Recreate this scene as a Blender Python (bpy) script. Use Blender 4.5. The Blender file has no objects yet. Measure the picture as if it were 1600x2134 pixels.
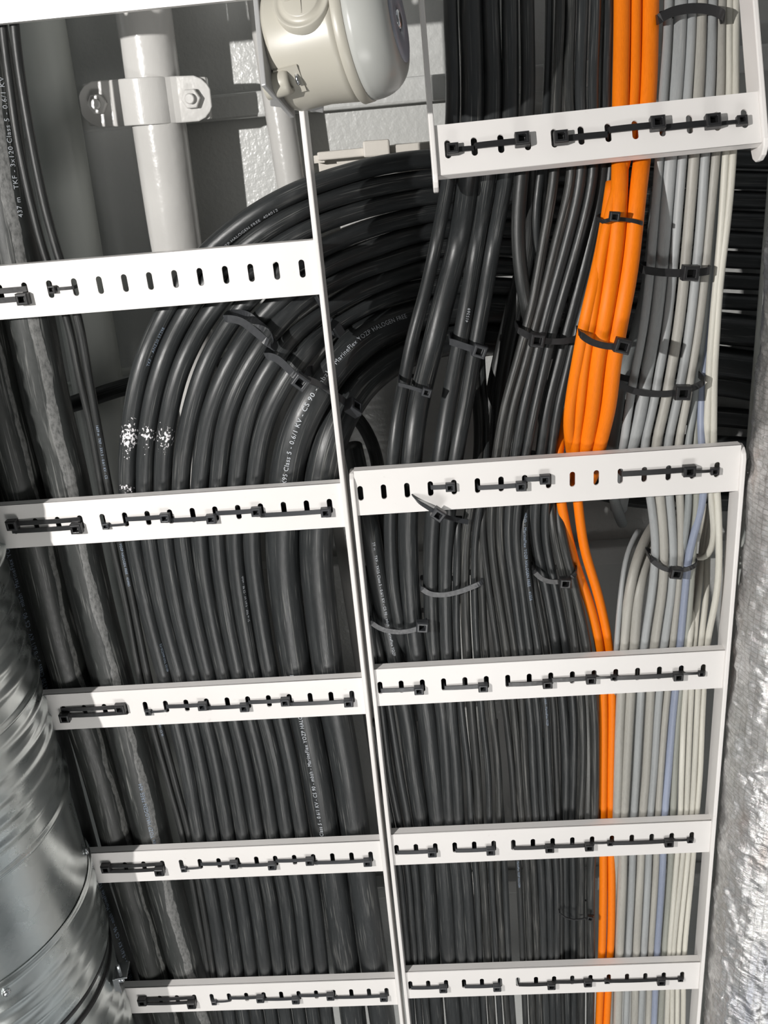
import bpy, bmesh, math, random
from mathutils import Vector, Matrix, noise

# ------------------------------------------------------------------ camera, world, lights, exposure
PL = 2.40                                   # height of the undersides of the ladder rungs above the floor
CAM = Vector((0.0169, -0.0132, PL - 0.895))
FPX = 1889.24
RM = ((0.99616408, 0.08307262, 0.02749653), (-0.06492568, 0.91235175, -0.40422634), (-0.05866665, 0.40089053, 0.91424559))
SC = bpy.context.scene
COL = SC.collection
cd = bpy.data.cameras.new('camera'); cam = bpy.data.objects.new('camera', cd); COL.objects.link(cam)
cd.sensor_fit = 'AUTO'; cd.sensor_width = 36.0; cd.lens = FPX / 2134.0 * 36.0; cd.clip_start = 0.01
r, d, f = (Vector(v) for v in RM)
cam.matrix_world = Matrix(((r.x, -d.x, -f.x, CAM.x), (r.y, -d.y, -f.y, CAM.y), (r.z, -d.z, -f.z, CAM.z), (0, 0, 0, 1)))
SC.camera = cam
SC.view_settings.view_transform = 'Standard'; SC.view_settings.look = 'None'
SC.view_settings.gamma = 1.0; SC.view_settings.use_curve_mapping = False
SC.view_settings.exposure = 0.0
W = bpy.data.worlds.new('world'); SC.world = W; W.use_nodes = True
W.node_tree.nodes['Background'].inputs[0].default_value = (0.93, 0.97, 1.0, 1)
wn = W.node_tree; bgn = wn.nodes['Background']
tcw = wn.nodes.new('ShaderNodeTexCoord'); nw = wn.nodes.new('ShaderNodeTexNoise'); nw.inputs['Scale'].default_value = 2.6; nw.inputs['Detail'].default_value = 2.0
rw = wn.nodes.new('ShaderNodeValToRGB'); rw.color_ramp.elements[0].position = 0.42; rw.color_ramp.elements[0].color = (0.07, 0.075, 0.08, 1)
rw.color_ramp.elements[1].position = 0.60; rw.color_ramp.elements[1].color = (0.54, 0.56, 0.57, 1)
wn.links.new(tcw.outputs['Generated'], nw.inputs['Vector']); wn.links.new(nw.outputs['Fac'], rw.inputs[0]); wn.links.new(rw.outputs[0], bgn.inputs[0])
bgn.inputs[1].default_value = 0.85
kl = bpy.data.lights.new('work_lamp', 'POINT'); kl.energy = 90.0; kl.shadow_soft_size = 0.011; kl.color = (1.0, 0.975, 0.945)
ko = bpy.data.objects.new('work_lamp', kl); COL.objects.link(ko); ko.location = (-0.815, -0.175, PL - 1.13)
al = bpy.data.lights.new('far_soft_fill', 'AREA'); al.shape = 'RECTANGLE'; al.size = 1.0; al.size_y = 0.7; al.energy = 26.0; al.color = (1.0, 0.985, 0.96)
ao = bpy.data.objects.new('far_fill_light', al); COL.objects.link(ao); ao.location = (0.05, 1.65, PL - 1.75); ao.rotation_euler = (math.radians(162), 0, 0)  # soft fill added to brighten the lower bays and the metal, no fixture seen

# ------------------------------------------------------------------ helpers
def P(u, v, h=0.0):
    """point of the place seen at photo position u,v at height h above the rung undersides"""
    a = (u - 800.0) / FPX; b = (v - 1067.0) / FPX
    d = Vector((RM[0][0]*a + RM[1][0]*b + RM[2][0], RM[0][1]*a + RM[1][1]*b + RM[2][1], RM[0][2]*a + RM[1][2]*b + RM[2][2]))
    return CAM + d * ((PL + h - CAM.z) / d.z)

def tag(o, label=None, cat=None, group=None, kind=None):
    if label: o['label'] = label
    if cat: o['category'] = cat
    if group: o['group'] = group
    if kind: o['kind'] = kind
    return o

def empty(name, loc):
    o = bpy.data.objects.new(name, None); COL.objects.link(o); o.location = loc; o.empty_display_size = 0.02
    return o

def root_of(o):
    v = Vector((0, 0, 0))
    while o is not None:
        v += Vector(o.location); o = o.parent
    return v

def link(name, me, mat, parent=None, loc=None):
    o = bpy.data.objects.new(name, me); COL.objects.link(o)
    if mat is not None and len(me.materials) == 0: me.materials.append(mat)
    off = root_of(parent) if parent is not None else Vector((0, 0, 0))
    if loc is None:
        n = len(me.vertices); c = Vector((0, 0, 0))
        for vv in me.vertices: c += vv.co
        loc = c / max(1, n)
    loc = Vector(loc)
    me.transform(Matrix.Translation(-loc))
    o.parent = parent; o.location = loc - off
    return o

def mesh(name, vs, fs, smooth=False):
    me = bpy.data.meshes.new(name); me.from_pydata([tuple(v) for v in vs], [], fs); me.update()
    if smooth: me.polygons.foreach_set('use_smooth', [True] * len(me.polygons))
    return me

class MB:
    def __init__(s): s.v = []; s.f = []; s.sm = []
    def add(s, vs, fs, sm=False):
        n = len(s.v); s.v += [Vector(v) for v in vs]; s.f += [tuple(i + n for i in q) for q in fs]; s.sm += [sm] * len(fs)
        return s
    def box(s, c, ex, ey, ez):
        c = Vector(c); ex = Vector(ex); ey = Vector(ey); ez = Vector(ez)
        vs = [c + a*ex + b*ey + k*ez for k in (-1, 1) for b in (-1, 1) for a in (-1, 1)]
        return s.add(vs, [(0,2,3,1),(4,5,7,6),(0,1,5,4),(2,6,7,3),(0,4,6,2),(1,3,7,5)])
    def bar(s, a, b, wdir, w, t):
        a = Vector(a); b = Vector(b); dd = (b - a); l = dd.length; dd.normalize()
        wd = Vector(wdir); wd = (wd - dd * wd.dot(dd)).normalized(); n = dd.cross(wd)
        return s.box((a + b) / 2, dd * l/2, wd * w/2, n * t/2)
    def ribbon(s, pts, wdir, w, t, closed=False):
        n = len(pts); vs = []; fs = []
        for i, p in enumerate(pts):
            a = pts[(i-1) % n] if (closed or i > 0) else p
            b = pts[(i+1) % n] if (closed or i < n-1) else p
            T = (b - a).normalized(); wd = (wdir - T * wdir.dot(T)).normalized(); N = T.cross(wd)
            for (q, e) in ((-1,-1),(1,-1),(1,1),(-1,1)): vs.append(p + wd*q*w/2 + N*e*t/2)
        m = n if closed else n-1
        for i in range(m):
            j = (i+1) % n
            for k in range(4):
                l = (k+1) % 4; fs.append((i*4+k, j*4+k, j*4+l, i*4+l))
        if not closed: fs += [(3,2,1,0), tuple((n-1)*4+k for k in range(4))]
        return s.add(vs, fs, False)
    def lathe(s, c, ax, prof, n=48, cap=(True, True), ref=None):
        ax = Vector(ax).normalized(); c = Vector(c)
        x = Vector(ref) if ref is not None else (Vector((0, 0, 1)) if abs(ax.z) < 0.9 else Vector((1, 0, 0)))
        x = (x - ax*x.dot(ax)).normalized(); y = ax.cross(x); vs = []; fs = []
        for (t, rr) in prof:
            for k in range(n):
                a = 2*math.pi*k/n; vs.append(c + ax*t + x*rr*math.cos(a) + y*rr*math.sin(a))
        for i in range(len(prof)-1):
            for k in range(n):
                l = (k+1) % n; fs.append((i*n+k, i*n+l, (i+1)*n+l, (i+1)*n+k))
        s.add(vs, fs, True)
        m = len(s.v) - len(vs)
        if cap[0]: s.f.append(tuple(m + k for k in reversed(range(n)))); s.sm.append(False)
        if cap[1]: s.f.append(tuple(m + (len(prof)-1)*n + k for k in range(n))); s.sm.append(False)
        return s
    def build(s, name, mat, parent=None, loc=None, bevel=0):
        me = mesh(name, s.v, s.f); me.polygons.foreach_set('use_smooth', s.sm)
        bm = bmesh.new(); bm.from_mesh(me); bmesh.ops.recalc_face_normals(bm, faces=bm.faces); bm.to_mesh(me); bm.free()
        o = link(name, me, mat, parent, loc)
        if bevel:
            m = o.modifiers.new('bevel', 'BEVEL'); m.width = bevel; m.segments = 2; m.limit_method = 'ANGLE'
        return o

def catmull(pts, step):
    """resampled smooth curve through the points"""
    q = [pts[0]*2 - pts[1]] + pts + [pts[-1]*2 - pts[-2]]; out = []
    for i in range(1, len(q)-2):
        p0, p1, p2, p3 = q[i-1], q[i], q[i+1], q[i+2]
        d1 = max(1e-6, (p1-p0).length)**.5; d2 = max(1e-6, (p2-p1).length)**.5; d3 = max(1e-6, (p3-p2).length)**.5
        m1 = (p1-p0)/d1 - (p2-p0)/(d1+d2) + (p2-p1)/d2; m2 = (p2-p1)/d2 - (p3-p1)/(d2+d3) + (p3-p2)/d3
        m1 *= d2; m2 *= d2; n = max(2, int((p2-p1).length/0.004))
        for k in range(n):
            t = k/n; out.append(p1*(2*t**3-3*t*t+1) + m1*(t**3-2*t*t+t) + p2*(-2*t**3+3*t*t) + m2*(t**3-t*t))
    out.append(pts[-1])
    acc = [0.0]
    for a, b in zip(out, out[1:]): acc.append(acc[-1] + (b-a).length)
    L = acc[-1]; n = max(4, int(L/step)); res = []; j = 0
    for k in range(n+1):
        s = L*k/n
        while j < len(acc)-2 and acc[j+1] < s: j += 1
        t = (s-acc[j])/max(1e-9, acc[j+1]-acc[j]); res.append(out[j].lerp(out[j+1], min(1, max(0, t))))
    for _ in range(6):
        res = [res[0]] + [(res[i-1] + res[i]*2 + res[i+1])/4 for i in range(1, len(res)-1)] + [res[-1]]
    return res

def frames(C):
    out = []; s = 0
    for i, p in enumerate(C):
        T = (C[min(i+1, len(C)-1)] - C[max(i-1, 0)]).normalized()
        V = CAM - p; N = (V - T*V.dot(T)).normalized(); out.append((p, T, N, T.cross(N), s))
        if i < len(C)-1: s += (C[i+1]-p).length
    return out

PATHS = {}
def tube(name, C, rad, mat, parent=None, n=20, key=None, caps=True):
    F = frames(C); vs = []; fs = []; uv = []
    for (p, T, N, S, s) in F:
        for k in range(n):
            a = 2*math.pi*k/n; vs.append(p + (N*math.cos(a) + S*math.sin(a))*rad)
    for i in range(len(F)-1):
        for k in range(n):
            l = (k+1) % n; fs.append((i*n+k, i*n+l, (i+1)*n+l, (i+1)*n+k))
            k0 = ((k+n/2) % n)/n; u1 = k0 + 1/n
            uv += [(k0, F[i][4]), (u1, F[i][4]), (u1, F[i+1][4]), (k0, F[i+1][4])]
    if caps: fs += [tuple(reversed(range(n))), tuple((len(F)-1)*n+k for k in range(n))]
    me = mesh(name, vs, fs, True); ul = me.uv_layers.new(name='UVMap')
    for i, c in enumerate(uv): ul.data[i].uv = c
    if key: PATHS[key] = (F, rad)
    return link(name, me, mat, parent)

def text_mesh(body, size):
    c = bpy.data.curves.new('lettering', 'FONT'); c.body = body; c.size = size; c.resolution_u = 3; c.space_character = 1.12
    o = bpy.data.objects.new('t', c); COL.objects.link(o)
    me = bpy.data.meshes.new_from_object(o); bpy.data.objects.remove(o); bpy.data.curves.remove(c)
    return me

def print_on(cable, key, body, v0, size, phi, up, mat, label=None, lift=0.0004, squeeze=1.0, flip=1):
    """lettering printed on the jacket, starting beside photo row v0; up=1 reads towards the start of the path"""
    F, rad = PATHS[key]; me = text_mesh(body, size)
    best = min(range(len(F)), key=lambda i: abs(row(F[i][0]) - v0))
    s0 = F[best][4]; sg = -1 if up else 1
    for vv in me.vertices:
        x, y = vv.co.x*squeeze, vv.co.y - size*0.35
        s = min(F[-1][4]-1e-4, max(1e-4, s0 + sg*x)); i = int(s/F[-1][4]*(len(F)-1)); i = min(len(F)-2, i)
        t = (s-F[i][4])/(F[i+1][4]-F[i][4])
        p = F[i][0].lerp(F[i+1][0], t); N = F[i][2].lerp(F[i+1][2], t).normalized(); S = F[i][3].lerp(F[i+1][3], t).normalized()
        a = phi + sg*(-y)/rad
        vv.co = p + (N*math.cos(a) + S*math.sin(a))*(rad + lift)
    o = link('printed_lettering', me, mat, cable)
    if label: o['label'] = label
    return o

def row(p):
    q = p - CAM; x = Vector(RM[0]).dot(q); y = Vector(RM[1]).dot(q); z = Vector(RM[2]).dot(q)
    return 1067 + FPX*y/z

# ------------------------------------------------------------------ materials
def newmat(name, col, rough=0.5, metal=0.0, spec=0.5):
    m = bpy.data.materials.new(name); m.use_nodes = True; nt = m.node_tree; b = nt.nodes['Principled BSDF']
    b.inputs['Base Color'].default_value = (*col, 1); b.inputs['Roughness'].default_value = rough
    b.inputs['Metallic'].default_value = metal; b.inputs['Specular IOR Level'].default_value = spec
    return m, nt, b
def nd(nt, t, **kw):
    n = nt.nodes.new(t)
    for k, v in kw.items():
        if k in n.inputs.keys(): n.inputs[k].default_value = v
        else: setattr(n, k, v)
    return n
def ramp(nt, fac, stops, interp='LINEAR'):
    n = nt.nodes.new('ShaderNodeValToRGB'); e = n.color_ramp.elements; n.color_ramp.interpolation = interp
    while len(e) < len(stops): e.new(0.5)
    for i, (p, c) in enumerate(stops):
        e[i].position = p; e[i].color = (c, c, c, 1) if not isinstance(c, tuple) else (*c, 1)
    nt.links.new(fac, n.inputs[0]); return n.outputs[0]
def mix(nt, fac, a, b):
    n = nt.nodes.new('ShaderNodeMix'); n.data_type = 'RGBA'
    for s, v in ((n.inputs[0], fac), (n.inputs[6], a), (n.inputs[7], b)):
        if isinstance(v, tuple): s.default_value = (*v, 1)
        elif isinstance(v, float): s.default_value = v
        else: nt.links.new(v, s)
    return n.outputs[2]
def math_(nt, op, a, b=None, c=None):
    n = nt.nodes.new('ShaderNodeMath'); n.operation = op
    for s, v in zip(n.inputs, (a, b, c)):
        if v is None: continue
        if isinstance(v, (int, float)): s.default_value = v
        else: nt.links.new(v, s)
    return n.outputs[0]
def uvmap(nt, scale, rand=True):
    tc = nt.nodes.new('ShaderNodeTexCoord'); mp = nt.nodes.new('ShaderNodeMapping'); mp.inputs['Scale'].default_value = scale
    nt.links.new(tc.outputs['UV'], mp.inputs['Vector'])
    if rand:
        oi = nt.nodes.new('ShaderNodeObjectInfo'); mu = math_(nt, 'MULTIPLY', oi.outputs['Random'], 37.0)
        nt.links.new(mu, mp.inputs['Location'])
    return mp.outputs[0], tc
def noise_(nt, vec, scale, detail=3.0, rough=0.55):
    n = nt.nodes.new('ShaderNodeTexNoise'); n.inputs['Scale'].default_value = scale; n.inputs['Detail'].default_value = detail
    n.inputs['Roughness'].default_value = rough; nt.links.new(vec, n.inputs['Vector']); return n.outputs['Fac']
def bump(nt, b, h, strength, dist):
    n = nt.nodes.new('ShaderNodeBump'); n.inputs['Strength'].default_value = strength; n.inputs['Distance'].default_value = dist
    nt.links.new(h, n.inputs['Height']); nt.links.new(n.outputs[0], b.inputs['Normal'])

def cable_mat(name, base, worn, wear=0.55, rough=0.42, streak=True, band=None, splat=None, spec=0.5, dust=0.35):
    m, nt, b = newmat(name, base, rough, 0, spec)
    vec, tc = uvmap(nt, (9.0, 22.0, 1.0)); vec2, _ = uvmap(nt, (3.0, 6.0, 1.0)); vec3, _ = uvmap(nt, (60.0, 14.0, 1.0))
    st = ramp(nt, noise_(nt, vec3, 1.0, 4), [(0.56, 0.0), (0.68, 1.0)])
    bl = ramp(nt, noise_(nt, vec2, 1.6, 3), [(wear - 0.10, 0.0), (wear + 0.12, 1.0)])
    fine = noise_(nt, vec, 6.0, 5, 0.7)
    msk = math_(nt, 'MULTIPLY', st, bl)
    c = mix(nt, fine, tuple(x*0.72 for x in base), tuple(min(1, x*1.35) for x in base))
    c = mix(nt, math_(nt, 'MULTIPLY', msk, 0.75), c, worn)
    dst = ramp(nt, noise_(nt, vec2, 0.8, 2), [(0.45, 0.0), (0.75, dust)])
    c = mix(nt, dst, c, tuple(min(1, x*1.9 + 0.01) for x in base))
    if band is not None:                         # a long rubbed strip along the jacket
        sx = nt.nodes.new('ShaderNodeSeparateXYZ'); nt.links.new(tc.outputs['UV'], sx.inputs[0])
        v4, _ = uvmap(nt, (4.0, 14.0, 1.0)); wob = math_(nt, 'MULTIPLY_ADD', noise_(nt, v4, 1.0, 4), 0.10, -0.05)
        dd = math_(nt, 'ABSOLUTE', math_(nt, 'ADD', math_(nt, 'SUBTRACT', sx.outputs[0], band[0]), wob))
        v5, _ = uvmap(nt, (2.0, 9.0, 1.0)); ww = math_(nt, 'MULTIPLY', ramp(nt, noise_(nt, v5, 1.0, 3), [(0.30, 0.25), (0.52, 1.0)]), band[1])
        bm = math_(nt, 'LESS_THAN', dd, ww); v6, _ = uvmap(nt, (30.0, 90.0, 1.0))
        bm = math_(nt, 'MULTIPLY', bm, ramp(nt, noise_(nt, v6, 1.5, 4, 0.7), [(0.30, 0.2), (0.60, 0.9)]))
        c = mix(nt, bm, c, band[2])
    if splat is not None:                        # white paint splashes at one place of the jacket
        sx = nt.nodes.new('ShaderNodeSeparateXYZ'); nt.links.new(tc.outputs['UV'], sx.inputs[0])
        v7, _ = uvmap(nt, (24.0, 240.0, 1.0)); nz = noise_(nt, v7, 1.0, 4, 0.6)
        tot = None
        for (s0, L, amt) in splat:
            q = math_(nt, 'DIVIDE', math_(nt, 'ABSOLUTE', math_(nt, 'SUBTRACT', sx.outputs[1], s0)), L)
            qu = math_(nt, 'DIVIDE', math_(nt, 'ABSOLUTE', math_(nt, 'SUBTRACT', sx.outputs[0], 0.50)), 0.20)
            th = math_(nt, 'ADD', math_(nt, 'MULTIPLY_ADD', q, 0.28, 0.62 - 0.2*amt), math_(nt, 'MULTIPLY', qu, 0.14))
            g = math_(nt, 'GREATER_THAN', nz, th); tot = g if tot is None else math_(nt, 'MAXIMUM', tot, g)
        c = mix(nt, tot, c, (0.85, 0.82, 0.84))
    nt.links.new(c, b.inputs['Base Color'])
    rr = math_(nt, 'MULTIPLY_ADD', fine, 0.30, rough - 0.12); nt.links.new(rr, b.inputs['Roughness'])
    bump(nt, b, math_(nt, 'ADD', fine, math_(nt, 'MULTIPLY', msk, 0.6)), 0.12, 0.0008)
    return m
BLK = cable_mat('black_rubber', (0.0145, 0.0155, 0.0155), (0.18, 0.18, 0.17), wear=0.47)
BLK2 = cable_mat('black_rubber_worn', (0.0185, 0.0195, 0.019), (0.27, 0.26, 0.24), wear=0.36)
BLKG = cable_mat('black_rubber_greyed', (0.0195, 0.0215, 0.0225), (0.20, 0.20, 0.19), wear=0.46, rough=0.36)
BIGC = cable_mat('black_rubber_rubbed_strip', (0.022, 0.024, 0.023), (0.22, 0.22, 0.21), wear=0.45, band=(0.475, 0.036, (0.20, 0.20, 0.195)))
BIGA = cable_mat('black_rubber_smooth', (0.026, 0.028, 0.027), (0.16, 0.16, 0.16), wear=0.55)
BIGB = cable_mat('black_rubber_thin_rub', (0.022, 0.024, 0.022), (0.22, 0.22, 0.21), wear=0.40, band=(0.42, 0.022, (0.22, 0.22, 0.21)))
ORG = cable_mat('orange_jacket', (0.95, 0.185, 0.001), (0.95, 0.27, 0.02), wear=0.66, rough=0.5, spec=0.3, dust=0.0)
GRY = cable_mat('grey_jacket', (0.285, 0.296, 0.298), (0.55, 0.54, 0.50), wear=0.6, rough=0.45)
GRY2 = cable_mat('grey_jacket_warm', (0.33, 0.32, 0.29), (0.55, 0.52, 0.46), wear=0.6, rough=0.45)
GRY3 = cable_mat('grey_jacket_dark', (0.23, 0.245, 0.245), (0.45, 0.45, 0.42), wear=0.6, rough=0.45)
OLV = cable_mat('olive_grey_jacket', (0.26, 0.265, 0.235), (0.4, 0.4, 0.36), wear=0.6, rough=0.45)
BLU = cable_mat('blue_grey_jacket', (0.225, 0.255, 0.335), (0.42, 0.46, 0.56), wear=0.65, rough=0.42)
WHT = cable_mat('cream_jacket', (0.50, 0.485, 0.43), (0.72, 0.70, 0.65), wear=0.6, rough=0.45)

def paint_mat(name, col, rough=0.33, orange_peel=0.25, dirt=0.0, scale=180):
    m, nt, b = newmat(name, col, rough); tc = nt.nodes.new('ShaderNodeTexCoord')
    g = nt.nodes.new('ShaderNodeNewGeometry')
    n1 = noise_(nt, g.outputs['Position'], scale, 2); n2 = noise_(nt, g.outputs['Position'], 9.0, 5, 0.6)
    c = mix(nt, n2, tuple(x*0.93 for x in col), tuple(min(1, x*1.05) for x in col))
    if dirt:
        n3 = ramp(nt, noise_(nt, g.outputs['Position'], 60.0, 5, 0.7), [(0.66, 0.0), (0.74, dirt)])
        c = mix(nt, n3, c, tuple(x*0.55 for x in (col[0], col[1]*0.92, col[2]*0.8)))
    nt.links.new(c, b.inputs['Base Color']); bump(nt, b, n1, orange_peel, 0.0012)
    return m
WPAINT = paint_mat('white_ladder_paint', (0.80, 0.775, 0.755), 0.36, 0.05, 0.25)
GPAINT = paint_mat('light_grey_deck_paint', (0.56, 0.565, 0.55), 0.30, 0.9, 0.0, 120)
PIPEP = paint_mat('white_pipe_paint', (0.56, 0.55, 0.53), 0.20, 0.35, 0.0, 90)
PIPEG = paint_mat('grey_pipe_paint', (0.56, 0.58, 0.55), 0.28, 0.2, 0.0, 90)
CREAM = paint_mat('cream_plastic', (0.42, 0.40, 0.345), 0.38, 0.03)
GPLA = paint_mat('grey_plastic', (0.40, 0.405, 0.385), 0.30, 0.03)
CREAMM = paint_mat('cream_painted_metal', (0.70, 0.66, 0.60), 0.4, 0.1)
BRKT = paint_mat('grey_bracket_paint', (0.34, 0.34, 0.34), 0.35, 0.1)
def tie_mat(name, col, rough):
    m, nt, b = newmat(name, col, rough); g = nt.nodes.new('ShaderNodeNewGeometry')
    n = noise_(nt, g.outputs['Position'], 300, 2); nt.links.new(math_(nt, 'MULTIPLY_ADD', n, 0.25, rough-0.1), b.inputs['Roughness']); return m
TIE = tie_mat('black_nylon', (0.016, 0.016, 0.017), 0.34)
TIEG = tie_mat('weathered_black_nylon', (0.036, 0.038, 0.042), 0.34)
HOLE = tie_mat('dark_recess', (0.004, 0.004, 0.004), 0.8)
INKW, nt, b = newmat('white_ink', (0.55, 0.58, 0.62), 0.5)
INKB, nt, b = newmat('faded_blue_ink', (0.22, 0.27, 0.33), 0.5)
INKD, nt, b = newmat('dark_ink', (0.10, 0.10, 0.10), 0.5)
STEEL, nt, b = newmat('zinc_screw', (0.66, 0.68, 0.70), 0.25, 1.0)

GALV, nt, b = newmat('galvanised_sheet', (0.62, 0.66, 0.65), 0.3, 1.0)
g = nt.nodes.new('ShaderNodeNewGeometry'); vo = nt.nodes.new('ShaderNodeTexVoronoi'); vo.inputs['Scale'].default_value = 55
nt.links.new(g.outputs['Position'], vo.inputs['Vector'])
n2 = noise_(nt, g.outputs['Position'], 16, 6, 0.65); n3 = noise_(nt, g.outputs['Position'], 220, 3)
c = mix(nt, vo.outputs['Color'], (0.62, 0.665, 0.655), (0.74, 0.78, 0.77)); c = mix(nt, ramp(nt, n2, [(0.35, 0.0), (0.72, 0.75)]), c, (0.76, 0.78, 0.76))
nt.links.new(c, b.inputs['Base Color']); nt.links.new(math_(nt, 'MULTIPLY_ADD', n2, 0.26, 0.16), b.inputs['Roughness']); bump(nt, b, n3, 0.04, 0.0006)

FOIL, nt, b = newmat('aluminium_foil_jacket', (0.74, 0.74, 0.74), 0.22, 0.86)
vec, tc = uvmap(nt, (1, 1, 1), False); sx = nt.nodes.new('ShaderNodeSeparateXYZ'); nt.links.new(vec, sx.inputs[0])
nz = noise_(nt, vec, 14.0, 4)
u1 = math_(nt, 'MULTIPLY_ADD', nz, 0.05, math_(nt, 'MULTIPLY', sx.outputs[0], 46.0)); v1 = math_(nt, 'MULTIPLY_ADD', nz, 0.3, math_(nt, 'MULTIPLY', sx.outputs[1], 170.0))
gl = math_(nt, 'MAXIMUM', math_(nt, 'GREATER_THAN', math_(nt, 'FRACT', u1), 0.86), math_(nt, 'GREATER_THAN', math_(nt, 'FRACT', v1), 0.82))
w1, _ = uvmap(nt, (12, 120, 1), False); w2, _ = uvmap(nt, (60, 70, 1), False)
wr = noise_(nt, w1, 1.3, 6, 0.7); wr2 = noise_(nt, w2, 1.0, 4, 0.6)
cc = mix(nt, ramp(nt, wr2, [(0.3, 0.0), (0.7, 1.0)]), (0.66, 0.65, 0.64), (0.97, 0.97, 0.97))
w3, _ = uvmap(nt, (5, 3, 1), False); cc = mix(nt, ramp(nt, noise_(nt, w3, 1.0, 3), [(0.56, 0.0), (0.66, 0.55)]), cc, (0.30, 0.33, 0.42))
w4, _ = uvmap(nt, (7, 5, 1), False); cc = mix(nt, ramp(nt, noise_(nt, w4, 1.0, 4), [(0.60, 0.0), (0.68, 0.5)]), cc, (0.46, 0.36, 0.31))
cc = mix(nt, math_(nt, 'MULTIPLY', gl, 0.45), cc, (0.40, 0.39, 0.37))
# one run of smeared red lettering on the jacket
rd = math_(nt, 'MULTIPLY', math_(nt, 'LESS_THAN', math_(nt, 'ABSOLUTE', math_(nt, 'SUBTRACT', sx.outputs[0], 0.385)), 0.012),
           math_(nt, 'MULTIPLY', math_(nt, 'GREATER_THAN', wr2, 0.47), math_(nt, 'LESS_THAN', math_(nt, 'ABSOLUTE', math_(nt, 'SUBTRACT', sx.outputs[1], 0.80)), 0.10)))
cc = mix(nt, rd, cc, (0.55, 0.09, 0.03))
nt.links.new(cc, b.inputs['Base Color']); nt.links.new(math_(nt, 'MULTIPLY_ADD', wr2, 0.24, 0.10), b.inputs['Roughness'])
bump(nt, b, math_(nt, 'ADD', math_(nt, 'MULTIPLY', wr, 1.2), math_(nt, 'MULTIPLY', gl, 0.15)), 0.8, 0.003)

INKB.node_tree.nodes['Principled BSDF'].inputs['Base Color'].default_value = (0.27, 0.33, 0.42, 1)
FLOOR = paint_mat('dark_floor_paint', (0.16, 0.165, 0.16), 0.6, 0.1)

# ------------------------------------------------------------------ the setting
CH = 0.25                                   # underside of the deck above the rungs
m = MB(); m.box((0.2, 0.6, PL + CH + 0.01), (1.9, 0, 0), (0, 2.4, 0), (0, 0, 0.01)); tag(m.build('ceiling', GPAINT), kind='structure')
m = MB(); m.box((0.2, 0.6, -0.01), (3.5, 0, 0), (0, 4.0, 0), (0, 0, 0.01)); tag(m.build('floor', FLOOR), kind='structure')
YB = P(520, 219, 0.237).y
for i, dy in enumerate((0.0, 0.60, 1.20, 1.80)):
    m = MB(); m.box((0.2, YB + dy, PL + CH - 0.013), (1.8, 0, 0), (0, 0.0135, 0), (0, 0, 0.0135))
    tag(m.build('trim_%d' % (i+1), GPAINT, bevel=0.003), kind='structure')

# ------------------------------------------------------------------ cable ladders
SLW, SLL = 0.0058, 0.0172
def rung_mesh(x0, x1, yc, hw, slots, holes=True):
    c = bpy.data.curves.new('r', 'CURVE'); c.dimensions = '2D'; c.fill_mode = 'BOTH'; c.extrude = 0.001
    def poly(pts):
        s = c.splines.new('POLY'); s.points.add(len(pts)-1)
        for p, (x, y) in zip(s.points, pts): p.co = (x, y, 0, 1)
        s.use_cyclic_u = True
    poly([(x0, yc-hw), (x1, yc-hw), (x1, yc+hw), (x0, yc+hw)])
    for sx in slots:
        if sx < x0 + 0.004 or sx > x1 - 0.004: continue
        pts = []
        for k in range(9): a = math.pi*k/8; pts.append((sx + SLW/2*math.cos(a), yc + SLL/2 - SLW/2 + SLW/2*math.sin(a)))
        for k in range(9): a = math.pi + math.pi*k/8; pts.append((sx + SLW/2*math.cos(a), yc - SLL/2 + SLW/2 + SLW/2*math.sin(a)))
        poly(pts)
    o = bpy.data.objects.new('r', c); COL.objects.link(o); me = bpy.data.meshes.new_from_object(o)
    bpy.data.objects.remove(o); bpy.data.curves.remove(c)
    bm = bmesh.new(); bm.from_mesh(me); bpy.data.meshes.remove(me)
    for e in (-1, 1):
        y = yc + e*(hw - 0.001)
        vs = [bm.verts.new((x, y + a*0.001, z)) for z in (0.0005, 0.011) for a in (-1, 1) for x in (x0, x1)]
        for q in ((0,1,3,2),(4,6,7,5),(0,4,5,1),(2,3,7,6),(0,2,6,4),(1,5,7,3)): bm.faces.new([vs[i] for i in q])
    bmesh.ops.translate(bm, verts=bm.verts, vec=(0, 0, 0.001))
    bmesh.ops.recalc_face_normals(bm, faces=bm.faces)
    me = bpy.data.meshes.new('rung'); bm.to_mesh(me); bm.free(); return me

def rail_part(root, M, x, y0, y1, h0, h1, th=0.005, rad=0.0, name='side_rail'):
    """flat bar on edge with rounded ends, local x across, y along"""
    m = MB(); hm = (h0+h1)/2; hh = (h1-h0)/2; prof = []
    for e, yy in ((-1, y0), (1, y1)):
        for k in range(7):
            a = -math.pi/2 + math.pi*k/6 if e > 0 else math.pi/2 + math.pi*k/6
            prof.append((yy + math.cos(a)*hh*0.8 - e*hh*0.8, hm + math.sin(a)*hh))
    n = len(prof); vs = [M @ Vector((x + s*th/2, yy, zz)) for s in (-1, 1) for (yy, zz) in prof]
    fs = [tuple(range(n)), tuple(n + i for i in reversed(range(n)))] + [(i, (i+1) % n, n + (i+1) % n, n + i) for i in range(n)]
    m.add(vs, fs); return m.build(name, WPAINT, root, bevel=0.0012)

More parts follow.
